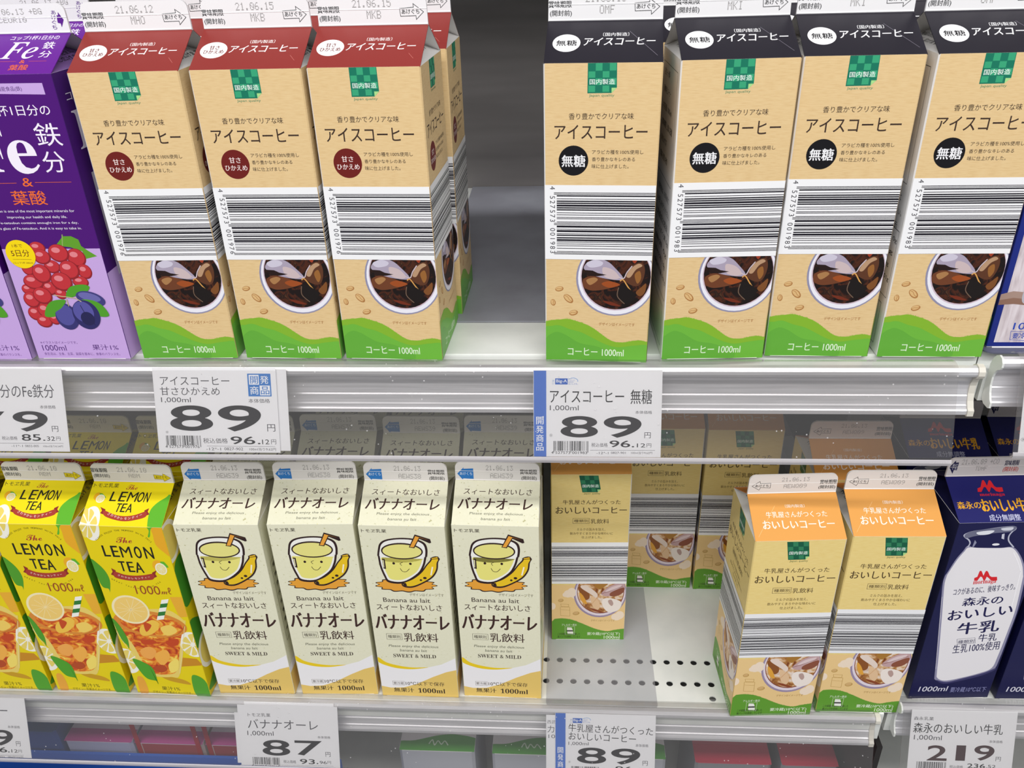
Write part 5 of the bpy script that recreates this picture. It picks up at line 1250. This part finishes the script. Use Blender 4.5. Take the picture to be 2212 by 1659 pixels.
CART = [
 ('purple', N_P, -367.6, -1.1, 0, -.5, 'purple drink carton with red grapes and plums on the front, beside the first red-roofed carton', ('21.06.13 +BG', 'CEUR10'), gP),
 ('purple', N_P, -441.5, -2.5, 0, 0, 'purple drink carton mostly cut off by the left edge of the photo', ('21.06.13 +BG', 'CEUR10'), gP),
 ('purple', N_P, -391.0, 74.0, 0, 0, 'purple drink carton standing behind the purple carton with the grapes', ('21.06.13 +BG', 'CEUR10'), gP),
 ('sweet', N_C, -288.5, -.7, 0, .5, 'brown coffee carton with red roof stamped MHO, first right of the purple carton', ('21.06.12', 'MHO'), gS),
 ('sweet', N_C, -212.4, .3, 0, -1.2, 'brown coffee carton with red roof, middle one of three in the front row', ('21.06.15', 'MKB'), gS),
 ('sweet', N_C, -139.4, -.3, 0, -2.6, 'front-row brown coffee carton with red roof, its right side open to the empty gap', ('21.06.15', 'MKB'), gS),
 ('sweet', N_C, -301.0, 71.5, 0, 0, 'red-roofed brown coffee carton in the second row behind the one stamped MHO', ('21.06.15', 'MKB'), gS),
 ('sweet', N_C, -215.0, 71.5, 0, 0, 'red-roofed brown coffee carton in the second row behind the middle front carton', ('21.06.15', 'MKB'), gS),
 ('sweet', N_C, -133.5, 74.5, 0, -1.0, 'red-roofed brown coffee carton in the second row along the empty shelf gap', ('21.06.15', 'MKB'), gS),
 ('unsweet', N_C, 3.3, -2.4, 0, -3.7, 'brown coffee carton with black roof stamped OMF, right beside the empty shelf gap', ('21.06.15', 'OMF'), gU),
 ('unsweet', N_C, 83.8, -1.9, 0, 2.2, 'brown coffee carton with black roof and white left side showing, second from the empty gap', ('21.06.15', 'MKI'), gU),
 ('unsweet', N_C, 155.6, 3.8, 0, -.9, 'brown coffee carton with black roof, third from the empty gap', ('21.06.15', 'MKI'), gU),
 ('unsweet', N_C, 231.6, 2.5, 0, -.4, 'brown coffee carton with black roof, last before the blue-edged milk carton', ('21.06.15', 'OMF'), gU),
 ('unsweet', N_C, 4.5, 76.0, 0, 0, 'black-roofed brown coffee carton in the second row behind the carton stamped OMF', ('21.06.15', 'MKI'), gU),
 ('unsweet', N_C, 79.5, 80.5, 0, 0, 'black-roofed brown coffee carton in the second row seen between the first two black-roofed fronts', ('21.06.15', 'MKI'), gU),
 ('unsweet', N_C, 153.5, 79.0, 0, 0, 'black-roofed brown coffee carton in the second row behind the third black-roofed front', ('21.06.15', 'MKI'), gU),
 ('unsweet', N_C, 226.0, 77.0, 0, 0, 'black-roofed brown coffee carton in the second row behind the last black-roofed front', ('21.06.15', 'MKI'), gU),
 ('lemon', N_L, -376.5, -9.0, Z2, -1.3, 'yellow lemon tea carton next to the cream banana cartons', ('21.06.10', 'ABM'), gL),
 ('lemon', N_L, -453.6, -8.1, Z2, -.5, 'yellow lemon tea carton, second left of the banana cartons', ('21.06.10', 'ABM'), gL),
 ('lemon', N_L, -528.5, -8.5, Z2, 0, 'yellow lemon tea carton cut off by the left edge of the photo', ('21.06.10', 'ABM'), gL),
 ('lemon', N_L, -372.0, 66.5, Z2, 0, 'yellow lemon tea carton in the second row behind the one next to the banana cartons', ('21.06.10', 'ABM'), gL),
 ('lemon', N_L, -448.0, 66.5, Z2, 0, 'yellow lemon tea carton in the second row behind the second lemon carton', ('21.06.10', 'ABM'), gL),
 ('lemon', N_L, -523.0, 66.5, Z2, 0, 'yellow lemon tea carton in the second row at the left edge of the photo', ('21.06.10', 'ABM'), gL),
 ('banana', N_B, -299.3, -6.6, Z2, .9, 'cream banana drink carton right next to the lemon tea carton', ('21.06.13', 'AEWS39'), gB),
 ('banana', N_B, -222.4, -5.0, Z2, 1.7, 'cream banana drink carton stamped AEWS38, second from the lemon tea', ('21.06.13', 'AEWS38'), gB),
 ('banana', N_B, -148.2, -4.2, Z2, -.5, 'cream banana drink carton stamped AEWS38, third from the lemon tea', ('21.06.13', 'AEWS38'), gB),
 ('banana', N_B, -73.3, -2.2, Z2, -1.0, 'cream banana drink carton at the right end, beside the grey translucent mat', ('21.06.13', 'AEWS39'), gB),
 ('banana', N_B, -297.0, 69.5, Z2, 0, 'cream banana drink carton in the second row behind the one next to the lemon tea', ('21.06.13', 'AEWS39'), gB),
 ('banana', N_B, -221.5, 70.5, Z2, .8, 'cream banana drink carton in the second row, behind the second front banana carton', ('21.06.13', 'AEWS39'), gB),
 ('banana', N_B, -146.0, 68.5, Z2, 0, 'cream banana drink carton in the second row, behind the third front banana carton', ('21.06.13', 'AEWS39'), gB),
 ('banana', N_B, -73.0, 70.5, Z2, 0, 'cream banana drink carton in the second row, behind the rightmost front banana carton', ('21.06.13', 'AEWS39'), gB),
 ('banana', N_B, -224.0, 143.5, Z2, 0, 'cream banana drink carton in the third row, behind the second one from the lemon tea', ('21.06.13', 'AEWS39'), gB),
 ('banana', N_B, -149.0, 142.0, Z2, 0, 'cream banana drink carton in the third row, behind the third one from the lemon tea', ('21.06.13', 'AEWS39'), gB),
 ('milkcoffee', N_M, 5.2, 67.7, Z2, 1.45, 'milk coffee carton standing alone on the grey translucent mat behind the shelf holes', ('21.06.13', 'AEWQ09'), gM),
 ('milkcoffee', N_M, 78.4, 142.6, Z2, .6, 'milk coffee carton at the back, left of two behind the bare perforated shelf', ('21.06.13', 'AEWQ09'), gM),
 ('milkcoffee', N_M, 151.2, 141.5, Z2, 0, 'milk coffee carton at the back, right of two behind the bare perforated shelf', ('21.06.13', 'AEWQ09'), gM),
 ('milkcoffee', N_M, 162.2, -17.5, Z2, 3.3, 'milk coffee carton in front showing its left side, beside the bare perforated shelf', ('21.06.13', 'AEWQ09'), gM),
 ('milkcoffee', N_M, 237.6, -9.9, Z2, 1.0, 'milk coffee carton in front next to the navy milk carton', ('21.06.13', 'AEWQ09'), gM),
 ('milkcoffee', N_M, 228.6, 63.5, Z2, .5, 'milk coffee carton in the second row, seen through the clear rail behind the front pair', ('21.06.13', 'AEWQ09'), gM),
 ('whole', N_W, 320.0, 2.0, Z2 + 4.5, 3.0, 'navy milk carton with a white bottle printed on it, next to the milk coffee', ('21.06.09 +CO', 'TDHF'), gW),
 ('whole', N_W, 395.6, 4.5, Z2 + 4.5, 1.0, 'navy milk carton cut off by the right edge of the photo', ('21.06.09 +CO', 'TDHF'), gW),
 ('whole', N_W, 313.5, 91.0, Z2 + 4.5, 0, 'navy milk carton in the second row behind the one with the bottle', ('21.06.09 +CO', 'TDHF'), gW),
 ('whole', N_W, 390.0, 94.0, Z2 + 4.5, 0, 'navy milk carton in the second row at the right edge of the photo', ('21.06.09 +CO', 'TDHF'), gW),
 ('wood', N_W, 307.5, 10.0, 3.2, 0, 'blue-edged milk carton with pale board picture at the right edge', None, None),
]
for (k, nm, x, y, z, rz, lab, date, grp) in CART:
    carton(k, nm, x, y, z, rz, lab, date, grp)

# ------------------------------------------------------------------ shelves with their price rails
white_steel = noise_mix('white_steel', [(0.3, 'D6D9D6'), (0.6, 'E2E4E0'), (0.8, 'E6E7E4')], 25, (1, 1, 1), 4, 0.35, spec=0.45)
alu = noise_mix('brushed_aluminium', [(0.3, 'C9C8CC'), (0.6, 'D6D5D9'), (0.8, 'DEDDE1')], 40, (0.6, 8, 14), 4, 0.3, spec=0.6)
alu.node_tree.nodes['Principled BSDF'].inputs['Metallic'].default_value = .35
alu_lip = plain('white_lip', 'E4E4E6', .35, .5)
ivory = plain('ivory_plastic', 'D3CFC4', .45, .4)
clear = clear_plastic()
milky = plain('milky_plastic', 'D8D4D8', .25, .5)
milky.node_tree.nodes['Principled BSDF'].inputs['Alpha'].default_value = .6
dark = plain('dark_panel', '2E2B2B', .6, .3)
def deck_mesh(x0, x1, zt, yf, holes, y_back=432.0):
    """white steel deck, a rolled front lip and, where the photo shows them, rows of round holes"""
    mb = MB(); zb = zt - 1.0
    if not holes:
        mb.box(x0, x1, yf, y_back, zb, zt, white_steel)
    else:
        p = 12.58; r = 3.0; xs0 = 13.2 - p * 2 - p / 2; n = 14; xs1 = xs0 + n * p
        rows = [(17.2, 11.0, 23.4), (42.5, 36.2, 48.8)]
        strips = [(yf, 11.0), (23.4, 36.2), (48.8, y_back)]
        hole3 = (150.4, 1.2)
        for a, b in strips:
            if a == yf:   # the single hole near the front edge
                hx0, hx1, hy0, hy1 = hole3[0] - 6, hole3[0] + 6, hole3[1] - 4.2, hole3[1] + 4.2
                mb.box(x0, hx0, a, b, zb, zt, white_steel); mb.box(hx1, x1, a, b, zb, zt, white_steel)
                mb.box(hx0, hx1, a, hy0, zb, zt, white_steel); mb.box(hx0, hx1, hy1, b, zb, zt, white_steel)
                hole(mb, hole3[0], hole3[1], hx0, hx1, hy0, hy1, r, zt, zb)
            else:
                mb.box(x0, x1, a, b, zb, zt, white_steel)
        for yc, a, b in rows:
            mb.box(x0, xs0, a, b, zb, zt, white_steel); mb.box(xs1, x1, a, b, zb, zt, white_steel)
            for i in range(n):
                hole(mb, xs0 + (i + .5) * p, yc, xs0 + i * p, xs0 + (i + 1) * p, a, b, r, zt, zb)
    return mb
def hole(mb, cx, cy, x0, x1, y0, y1, r, zt, zb):
    n = 24; V = []
    for i in range(n):
        a = 2 * math.pi * i / n; c, s = math.cos(a), math.sin(a)
        k = min((x1 - cx) / abs(c) if abs(c) > 1e-9 else 1e9, (y1 - cy) / abs(s) if abs(s) > 1e-9 else 1e9)
        V.append((cx + c * r, cy + s * r, c, s, k))
    # the four corners of the cell join the outer ring so that neighbouring cells meet
    def ring(i): return V[i % n]
    top = []
    for i in range(n):
        a, b = ring(i), ring(i + 1)
        oa, ob = (cx + a[2] * a[4], cy + a[3] * a[4]), (cx + b[2] * b[4], cy + b[3] * b[4])
        q = [(a[0], a[1], zt), (oa[0], oa[1], zt)]
        if abs(oa[0] - ob[0]) > 1e-6 and abs(oa[1] - ob[1]) > 1e-6:
            q.append((x1 if (oa[0] + ob[0]) / 2 > cx else x0, y1 if (oa[1] + ob[1]) / 2 > cy else y0, zt))
        q += [(ob[0], ob[1], zt), (b[0], b[1], zt)]
        mb.add(q, [tuple(range(len(q)))], white_steel)
        mb.add([(a[0], a[1], zt), (b[0], b[1], zt), (b[0], b[1], zb), (a[0], a[1], zb)], [(0, 1, 2, 3)], white_steel)
ALU = [(-5, -9), (-6.5, -4.5), (-8.5, -1.2), (-11.5, .6), (-14.6, 0), (-16.4, -2.2), (-16.6, -4.4), (-15.8, -6.2), (-13.4, -7.4), (-11.2, -9.2), (-9.6, -12.4), (-8.8, -16), (-8.9, -19.5), (-9.6, -22.5), (-9.6, -23.2), (-10.4, -24), (-11.2, -27.5), (-12.0, -29.6), (-12.9, -30.4), (-13.2, -31.6), (-14.6, -32.2), (-15.4, -33.2), (-15.4, -36.0), (-14.4, -36.6), (-9, -36.6), (-5, -34), (-3, -20), (-3, -9)]
CLR = [(-3.6, -.6), (-6.5, 1.4), (-11.5, 3.0), (-15.6, 2.3), (-18.2, .2), (-18.9, -1.4), (-19.3, -2.6), (-38.9, -58.2), (-39.9, -59.6), (-39.4, -61.3), (-37.4, -61.6), (-36.4, -60.2)]
def sheet(prof, t):                      # thin plastic profile of thickness t around an open (y,z) line, offset inwards
    n = len(prof); nr = []
    for i in range(n):
        a, b = prof[max(0, i - 1)], prof[min(n - 1, i + 1)]
        L = math.hypot(b[0] - a[0], b[1] - a[1])
        nr.append((-(b[1] - a[1]) / L * t, (b[0] - a[0]) / L * t))
    return prof + [(p[0] + q[0], p[1] + q[1]) for p, q in zip(prof, nr)][::-1]
def price_shelf(label, x0, x1, zt, yf, holes, rx0, rx1, cx0, cx1, dz=0.0, dy=0.0, cap=True, cap_left=False):
    t = thing('display_shelf', label, 'shelf', ((x0 + x1) / 2, 0, zt))
    t_loc = ((x0 + x1) / 2, 0, zt)
    def part(name, mb, smooth=False):
        mb.V = [(v[0] - t_loc[0], v[1], v[2] - t_loc[2]) for v in mb.V]
        return put(name, mb.mesh(name, smooth), t)
    part('deck', deck_mesh(x0, x1, zt - .4, yf, holes))
    mb = MB()     # rolled lip under the front edge
    mb.prism_x([(yf, zt - .5), (yf - .9, zt - 1.1), (yf - 1.1, zt - 2.2), (yf - 1.1, zt - 12), (yf + .2, zt - 12), (yf + .2, zt - 2.4)], x0, x1, white_steel)
    mb.box(x0, x1, min(yf, -3.0) - .5, yf + 30, zt - 34, zt - 12, white_steel)
    part('front_lip', mb)
    sh = lambda pr: [(y + dy, z + zt + dz) for y, z in pr]
    mb = MB(); mb.prism_x(sh(ALU), rx0, rx1, alu)
    part('aluminium_channel', mb)
    mb = MB(); mb.prism_x(sh(sheet(CLR, -.7)), cx0, cx1, clear)
    o = part('clear_price_cover', mb)
    mb = MB(); mb.prism_x(sh([(-39.3, -57.4), (-39.9, -57.8), (-40.6, -59.8), (-40.0, -61.9), (-38.0, -62.5), (-37.2, -61.8), (-38.9, -60.6), (-39.4, -59.2)]), cx0, cx1, milky)
    part('bottom_bead', mb)
    ends = []
    if cap: ends.append((rx1 + .02, rx1 + 4.2))
    if cap_left: ends.append((rx0 - 1.4, rx0 - .02))
    for a, b in ends:
        mb = MB()
        mb.prism_x(sh([(-3.4, -9), (-5.4, -3.6), (-8.2, -.2), (-11.5, 1.6), (-15.2, .8), (-17.4, -1.8), (-17.6, -4.8), (-16.4, -7.0), (-13.6, -8.6), (-12.2, -10), (-10.8, -13), (-10.0, -16), (-10.2, -22), (-12.0, -27), (-14.4, -31), (-16.3, -32.6), (-16.3, -36.8), (-14.6, -37.6), (-8, -37.6), (-4, -35)]), a, b, ivory if b - a > 2 else white_steel)
        part('end_cap', mb)
    return t
price_shelf('upper white shelf with clear price rail, carrying the coffee cartons', -760, 301.5, 0, 7.0, False, -760, 293.0, -760, 278.5)
price_shelf('lower white shelf with round holes, carrying the banana and milk coffee cartons', -760, 297.0, Z2, -9.0, True, -760, 288.0, -760, 286.5, 0, 0)
price_shelf('upper white shelf of the right bay with its own clear price rail', 304.0, 760, 2.6, 10.0, False, 307.5, 760, 317.0, 760, 4.0, 0, False, True)
price_shelf('lower white shelf of the right bay carrying the navy milk cartons', 303.5, 760, Z2 + 4.3, -2.0, False, 309.0, 760, 308.5, 760, 8.5, 1.4, False, True)

# ------------------------------------------------------------------ mats on the shelves
mat_dark = noise_mix('grey_mat', [(0.3, '8A8A94'), (0.6, '989AA4'), (0.8, 'A2A4AC')], 18, (1, 1, 1), 4, 0.32, spec=0.5)
mb = MB(); mb.box(-90, 14, 59.5, 431.5, 0, 1.2, mat_dark)
o = put('shelf_mat', mb.mesh('shelf_mat')); o['label'] = 'dark grey mat lying in the empty gap on the upper shelf'; o['category'] = 'mat'
def rounded(x0, x1, y0, y1, r, z0, z1, m):
    mb = MB(); out = []
    for cx, cy, a0 in ((x1 - r, y1 - r, 0), (x0 + r, y1 - r, 90), (x0 + r, y0 + r, 180), (x1 - r, y0 + r, 270)):
        out += [(cx + r * math.cos(math.radians(a0 + k * 15)), cy + r * math.sin(math.radians(a0 + k * 15))) for k in range(7)]
    n = len(out)
    mb.add([(x, y, z0) for x, y in out] + [(x, y, z1) for x, y in out], [tuple(range(n))[::-1], tuple(range(n, 2 * n))] + [(i, (i + 1) % n, n + (i + 1) % n, n + i) for i in range(n)], m)
    return mb
o = put('shelf_mat', rounded(1.0, 100.5, -13.0, 220, 6, Z2 - .35, Z2 - .05, grey_film()).mesh('film_mat')); o['label'] = 'grey translucent mat over the shelf holes under the lone milk coffee carton'; o['category'] = 'mat'
o = put('shelf_mat', rounded(303.6, 420, 2.0, 400, 7, 2.25, 3.15, plain('slate_mat', '5A5C70', .4, .5)).mesh('slate_mat')); o['label'] = 'slate grey mat under the blue-edged milk carton'; o['category'] = 'mat'

# ------------------------------------------------------------------ price tags, slipped behind the clear cover
TL_ = math.hypot(19.5, 58.0)
paper = 'EFEFF3'
def tag_card(name, label, art, x0, y, z, wd=88.2, ht=61.4, behind=0.0, group='shelf price tags', off=0.0):
    mb = MB()
    n = Vector((0, -58.0, 19.5)).normalized()
    O = Vector((0, 0, 0))
    Vv = Vector((0, 19.5, 58.0)).normalized()
    b0 = -n * .35
    c = [(0, 0), (wd, 0), (wd, ht), (0, ht)]
    V = [Vector((u, 0, 0)) + Vv * v for u, v in c] + [Vector((u, 0, 0)) + Vv * v - n * .28 for u, v in c]
    mb.add(V, [(0, 1, 2, 3), (7, 6, 5, 4), (0, 4, 5, 1), (1, 5, 6, 2), (2, 6, 7, 3), (3, 7, 4, 0)], mat(paper))
    if art: Face(mb, (0, 0, 0), (1, 0, 0), Vv, wd, ht, base=.01, step=.008, du=off).draw(ART[art])
    o = put(name, mb.mesh(name))
    top = Vector((x0, y, z)) - n * behind
    o.location = (top - Vv * (ht if ht < 60 else TL_)) * MM
    o['label'] = label; o['category'] = 'price tag'; o['group'] = group
    return o
tag_card('price_tag', 'white price tag 89 with a blue strip, below the black-roofed cartons', 'tag_unsweet', -5, -18, -.4)
tag_card('price_tag', 'white price tag 89 with a blue four-square mark, below the red-roofed cartons', 'tag_sweet', -274.7, -18, 1.0, 89)
tag_card('price_tag', 'blank white tag edge showing behind the 89 tag with the four-square mark', None, -268.0, -18, .0, 89.5, 59, behind=.6)
tag_card('price_tag', 'white price tag 79 below the purple cartons, cut by the left edge', 'tag_purple', -429.5, -18, .6)
tag_card('price_tag', 'white price tag 87 below the banana cartons, front of its stack', 'tag_banana', -280, -18, Z2 - 1.3, 92.5)
tag_card('price_tag', 'white tag sticking out left behind the 87 banana tag', None, -283.5, -20.7, Z2 - 9.0, 90, 51, behind=.6)
tag_card('price_tag', 'white tag sticking up behind the 87 banana tag', None, -274.0, -17.1, Z2 + 1.4, 83, 59.5, behind=1.2)
tag_card('price_tag', 'white price tag with blue strip below the lone milk coffee carton', 'tag_milkcoffee', 9.3, -18, Z2 - 1.3, 88.8)
ART['tag_behind'] = [('T', '西武', 1.0, 8.6, 48.5, 52.0, '77757C', 1, 0, 0, 0), ('T', '力', 1.2, 7.2, 39.8, 46.6, '55535A', 1, 0, 0, 0), ('T', '10', 2.0, 8.0, 34.2, 37.8, '77757C', 1, 0, 0, 0)]
tag_card('price_tag', 'white tag peeking out left behind the blue-stripped milk coffee tag', 'tag_behind', 1.2, -18.7, Z2 - 3.5, 88, 57, behind=.6)
tag_card('price_tag', 'white price tag 219 below the navy milk cartons', 'tag_whole', 316.0, -16, -332, 88, 61.4, off=-7.5)
tag_card('price_tag', 'white price tag below the lemon tea cartons, cut by the left edge', 'tag_lemon', -569.5, -17.6, Z2 - 1.3, 88, off=142.0)
ART['tag_blank'] = [('L', [(16, 14), (16, 26)], .5, '1C1A20', 1, 0, 0), ('T', '4 902720', 5, 30, 7.6, 10, '4A4850', 1, 0, 0, 0), ('B', '4902720123457', 10, 40, 10.5, 22, 0, '1C1A20', 1), ('T', '⑧', 1, 4, 8, 10.4, '4A4850', 1, 0, 0, 0)]
tag_card('price_tag', 'white price tag below the blue-edged milk carton, cut by the right edge', 'tag_blank', 321.5, -18, 5.6, 88)

# ------------------------------------------------------------------ packs on the bottom shelf, seen dimly through the lower rail
def pack(name, label, cat, x, y, wd, dp, zt, base, topcol, frontcol, art, group, topart):
    t = thing(name, label, cat, (x, y, base), 0, group)
    h = zt - base
    mb = MB(); r = 3.0
    ring = [(r, 0), (wd - r, 0), (wd, r), (wd, dp - r), (wd - r, dp), (r, dp), (0, dp - r), (0, r)]
    V = [(a, b, 0) for a, b in ring] + [(a, b, h) for a, b in ring]
    mb.add(V, [(i, (i + 1) % 8, 8 + (i + 1) % 8, 8 + i) for i in range(8)] + [tuple(range(8))[::-1]], mat(frontcol))
    Face(mb, (0, 0, 0), (1, 0, 0), (0, 0, 1), wd, h).draw(art)
    put('box', mb.mesh('box'), t)
    mb = MB()
    mb.add([(a, b, h) for a, b in ring] + [(a, b, h + .8) for a, b in ring], [(i, (i + 1) % 8, 8 + (i + 1) % 8, 8 + i) for i in range(8)] + [tuple(range(8, 16))], mat(topcol))
    Face(mb, (0, 0, h + .8), (1, 0, 0), (0, 1, 0), wd, dp).draw(topart)
    put('lid', mb.mesh('lid'), t)
    return t
BZ = Z2 * 2 + 60
gG, gR = 'green and white packs on the bottom shelf', 'magenta topped packs on the bottom shelf'
green_top = [('S', [(-2, -2), (20, -2), (50, -2), (82, -2), (82, 14), (60, 20), (40, 19), (15, 12), (-2, 10)], '4E9A3A', 1), ('L', [(30, 8), (33, 13), (36, 7), (39, 12), (43, 8), (46, 12), (50, 7)], 1.2, 'D6E6CE', 2, 0, 1), ('S', [(5, 22), (30, 24), (40, 32), (10, 30)], '8A7088', 1)]
green_front = []
for k, x in enumerate((-152, -56, 42)):
    pack('food_pack', ['green-topped white pack below the third banana carton', 'green-topped white pack below the rightmost banana carton', 'green-topped white pack hidden partly behind the blue-stripped tag'][k], 'food pack', x, 34 - k * 1.0, 78, 90, -472.0, BZ, 'E3DDE0', 'A9ABB4', green_front, gG, green_top)  # box grey carries the shade on the white pack's front
red_front = [('P', [(0, 0), (86, 0), (86, 140), (0, 140)], 'B03A44', 1), ('P', [(8, 142), (66, 142), (66, 176), (8, 176)], 'A83A44', 1), ('P', [(8, 178), (66, 178), (66, 204), (8, 204)], 'CFCBC8', 1), ('P', [(16, 190), (18, 190), (18, 204), (16, 204)], '4A4A54', 2), ('P', [(34, 190), (40, 190), (40, 204), (34, 204)], '8A8A94', 2), ('P', [(48, 190), (54, 190), (54, 204), (48, 204)], '8A8A94', 2)]
mag_top = [('P', [(0, 0), (90, 0), (90, 16), (0, 16)], 'B84A90', 1)]
for k, (x, fc, fa) in enumerate(((-506, 'B4B6D2', []), (-430, 'C9B8B8', red_front), (-354, 'C9B8B8', red_front))):
    t = pack('food_pack', ['magenta-topped pale lilac pack, leftmost seen through the lower rail', 'magenta-topped pack with red band, in the middle of three', 'magenta-topped pack with red band, half hidden by the 87 tag'][k], 'food pack', x, 30, 73, 90, -468.0, BZ, 'D8CBD6', fc, fa, gR, mag_top)
    if k:
        mb = MB(); red = plain('red_tape', 'B01822', .35, .5)
        for q in (0, 1):
            mb.box(2 + q * 64, 7 + q * 64, -.5, .15, 8, 216, red)
        put('red_band', mb.mesh('red_band'), t)
pink_top = [('P', [(0, 0), (92, 0), (92, 22), (0, 22)], 'B82E48', 1), ('P', [(6, 50), (22, 50), (22, 80), (6, 80)], '9A8A3A', 1)]
for k, x in enumerate((150, 236)):
    pack('food_pack', ['crimson-topped grey pack below the perforated shelf gap', 'crimson-topped grey pack behind the end of the lower rail'][k], 'food pack', x, 34, (76, 56)[k], 90, -478.0, BZ, 'B84458', '7A7A80', [], 'crimson packs on the bottom shelf', pink_top)
# blue bin at the lower left, its front edge just under the rail
t = thing('plastic_bin', 'blue plastic bin at the bottom left under the lower rail', 'bin', (-480, -40, -455 - 240))
blue = plain('blue_plastic', '2E62C0', .35, .5)
mb = MB()
mb.box(-260, 270, 0, 3, 0, 221, blue); mb.box(-260, 270, 60, 63, 0, 221, blue); mb.box(-260, -257, 3, 60, 0, 221, blue); mb.box(267, 270, 3, 60, 0, 221, blue); mb.box(-260, 270, 0, 63, 0, 3, blue)
put('tub', mb.mesh('tub'), t)
mb = MB(); mb.prism_x([(-6, 221), (-6, 226), (4, 228), (4, 221)], -262, 272, blue)
put('rim', mb.mesh('rim'), t)
for k, x in enumerate((-566,)):
    pack('food_pack', 'deep blue pack standing behind the blue plastic bin', 'food pack', x, 30, 54, 90, -455.0, BZ, '2A5A9A', '2A4E9A', [], None, [])

# ------------------------------------------------------------------ the case itself, with added light blockers
def struct(name, mb):
    o = put(name, mb.mesh(name)); o['kind'] = 'structure'; return o
back = noise_mix('grey_back_panel', [(0.3, '7C7877'), (0.6, '868281'), (0.8, '8E8A89')], 6, (1, 1, 9), 2, 0.5, spec=0.4)
mb = MB(); mb.box(-780, 780, 433, 443, -900, 420, back); struct('wall_back', mb)
mb = MB(); mb.box(-790, -780, -10, 443, -900, 420, back); struct('light_block_left', mb)  # unseen side wall, added to keep ambient light out
mb = MB(); mb.box(780, 790, -10, 443, -900, 420, back); struct('light_block_right', mb)  # its unseen twin on the right, added to block ambient too
mb = MB(); mb.box(-780, 780, -60, 433, BZ - 40, BZ - 1, white_steel); struct('floor', mb)
mb = MB(); mb.box(-780, 780, 50, 433, 372, 382, white_steel); struct('shade_shelf', mb)  # unseen shelf overhead, added to shade the back of the case
# dark sheets added to blacken the gap between bays; bracket plate shows there
mb = MB(); mb.box(302.0, 303.6, 215, 432, -300, 370, dark); struct('gap_dark_sheet_1', mb)
mb = MB(); mb.box(297.8, 302.8, -12, 432, BZ, Z2 - 42, dark); struct('gap_dark_sheet_2', mb)
t = thing('shelf_bracket', 'white steel bracket plate in the gap between the two bays', 'bracket', (302.6, 4, -2))
mb = MB()
mb.prism_x([(-2, -8), (-2, -42), (40, -52), (200, -20), (200, -8)], -.6, .6, white_steel)
put('plate', mb.mesh('plate'), t)
mb = MB(); mb.prism_x([(8 + 2 * math.cos(a), -30 + 2 * math.sin(a)) for a in [math.pi * k / 8 for k in range(16)]], .6, .9, dark)
put('slot', mb.mesh('slot'), t)
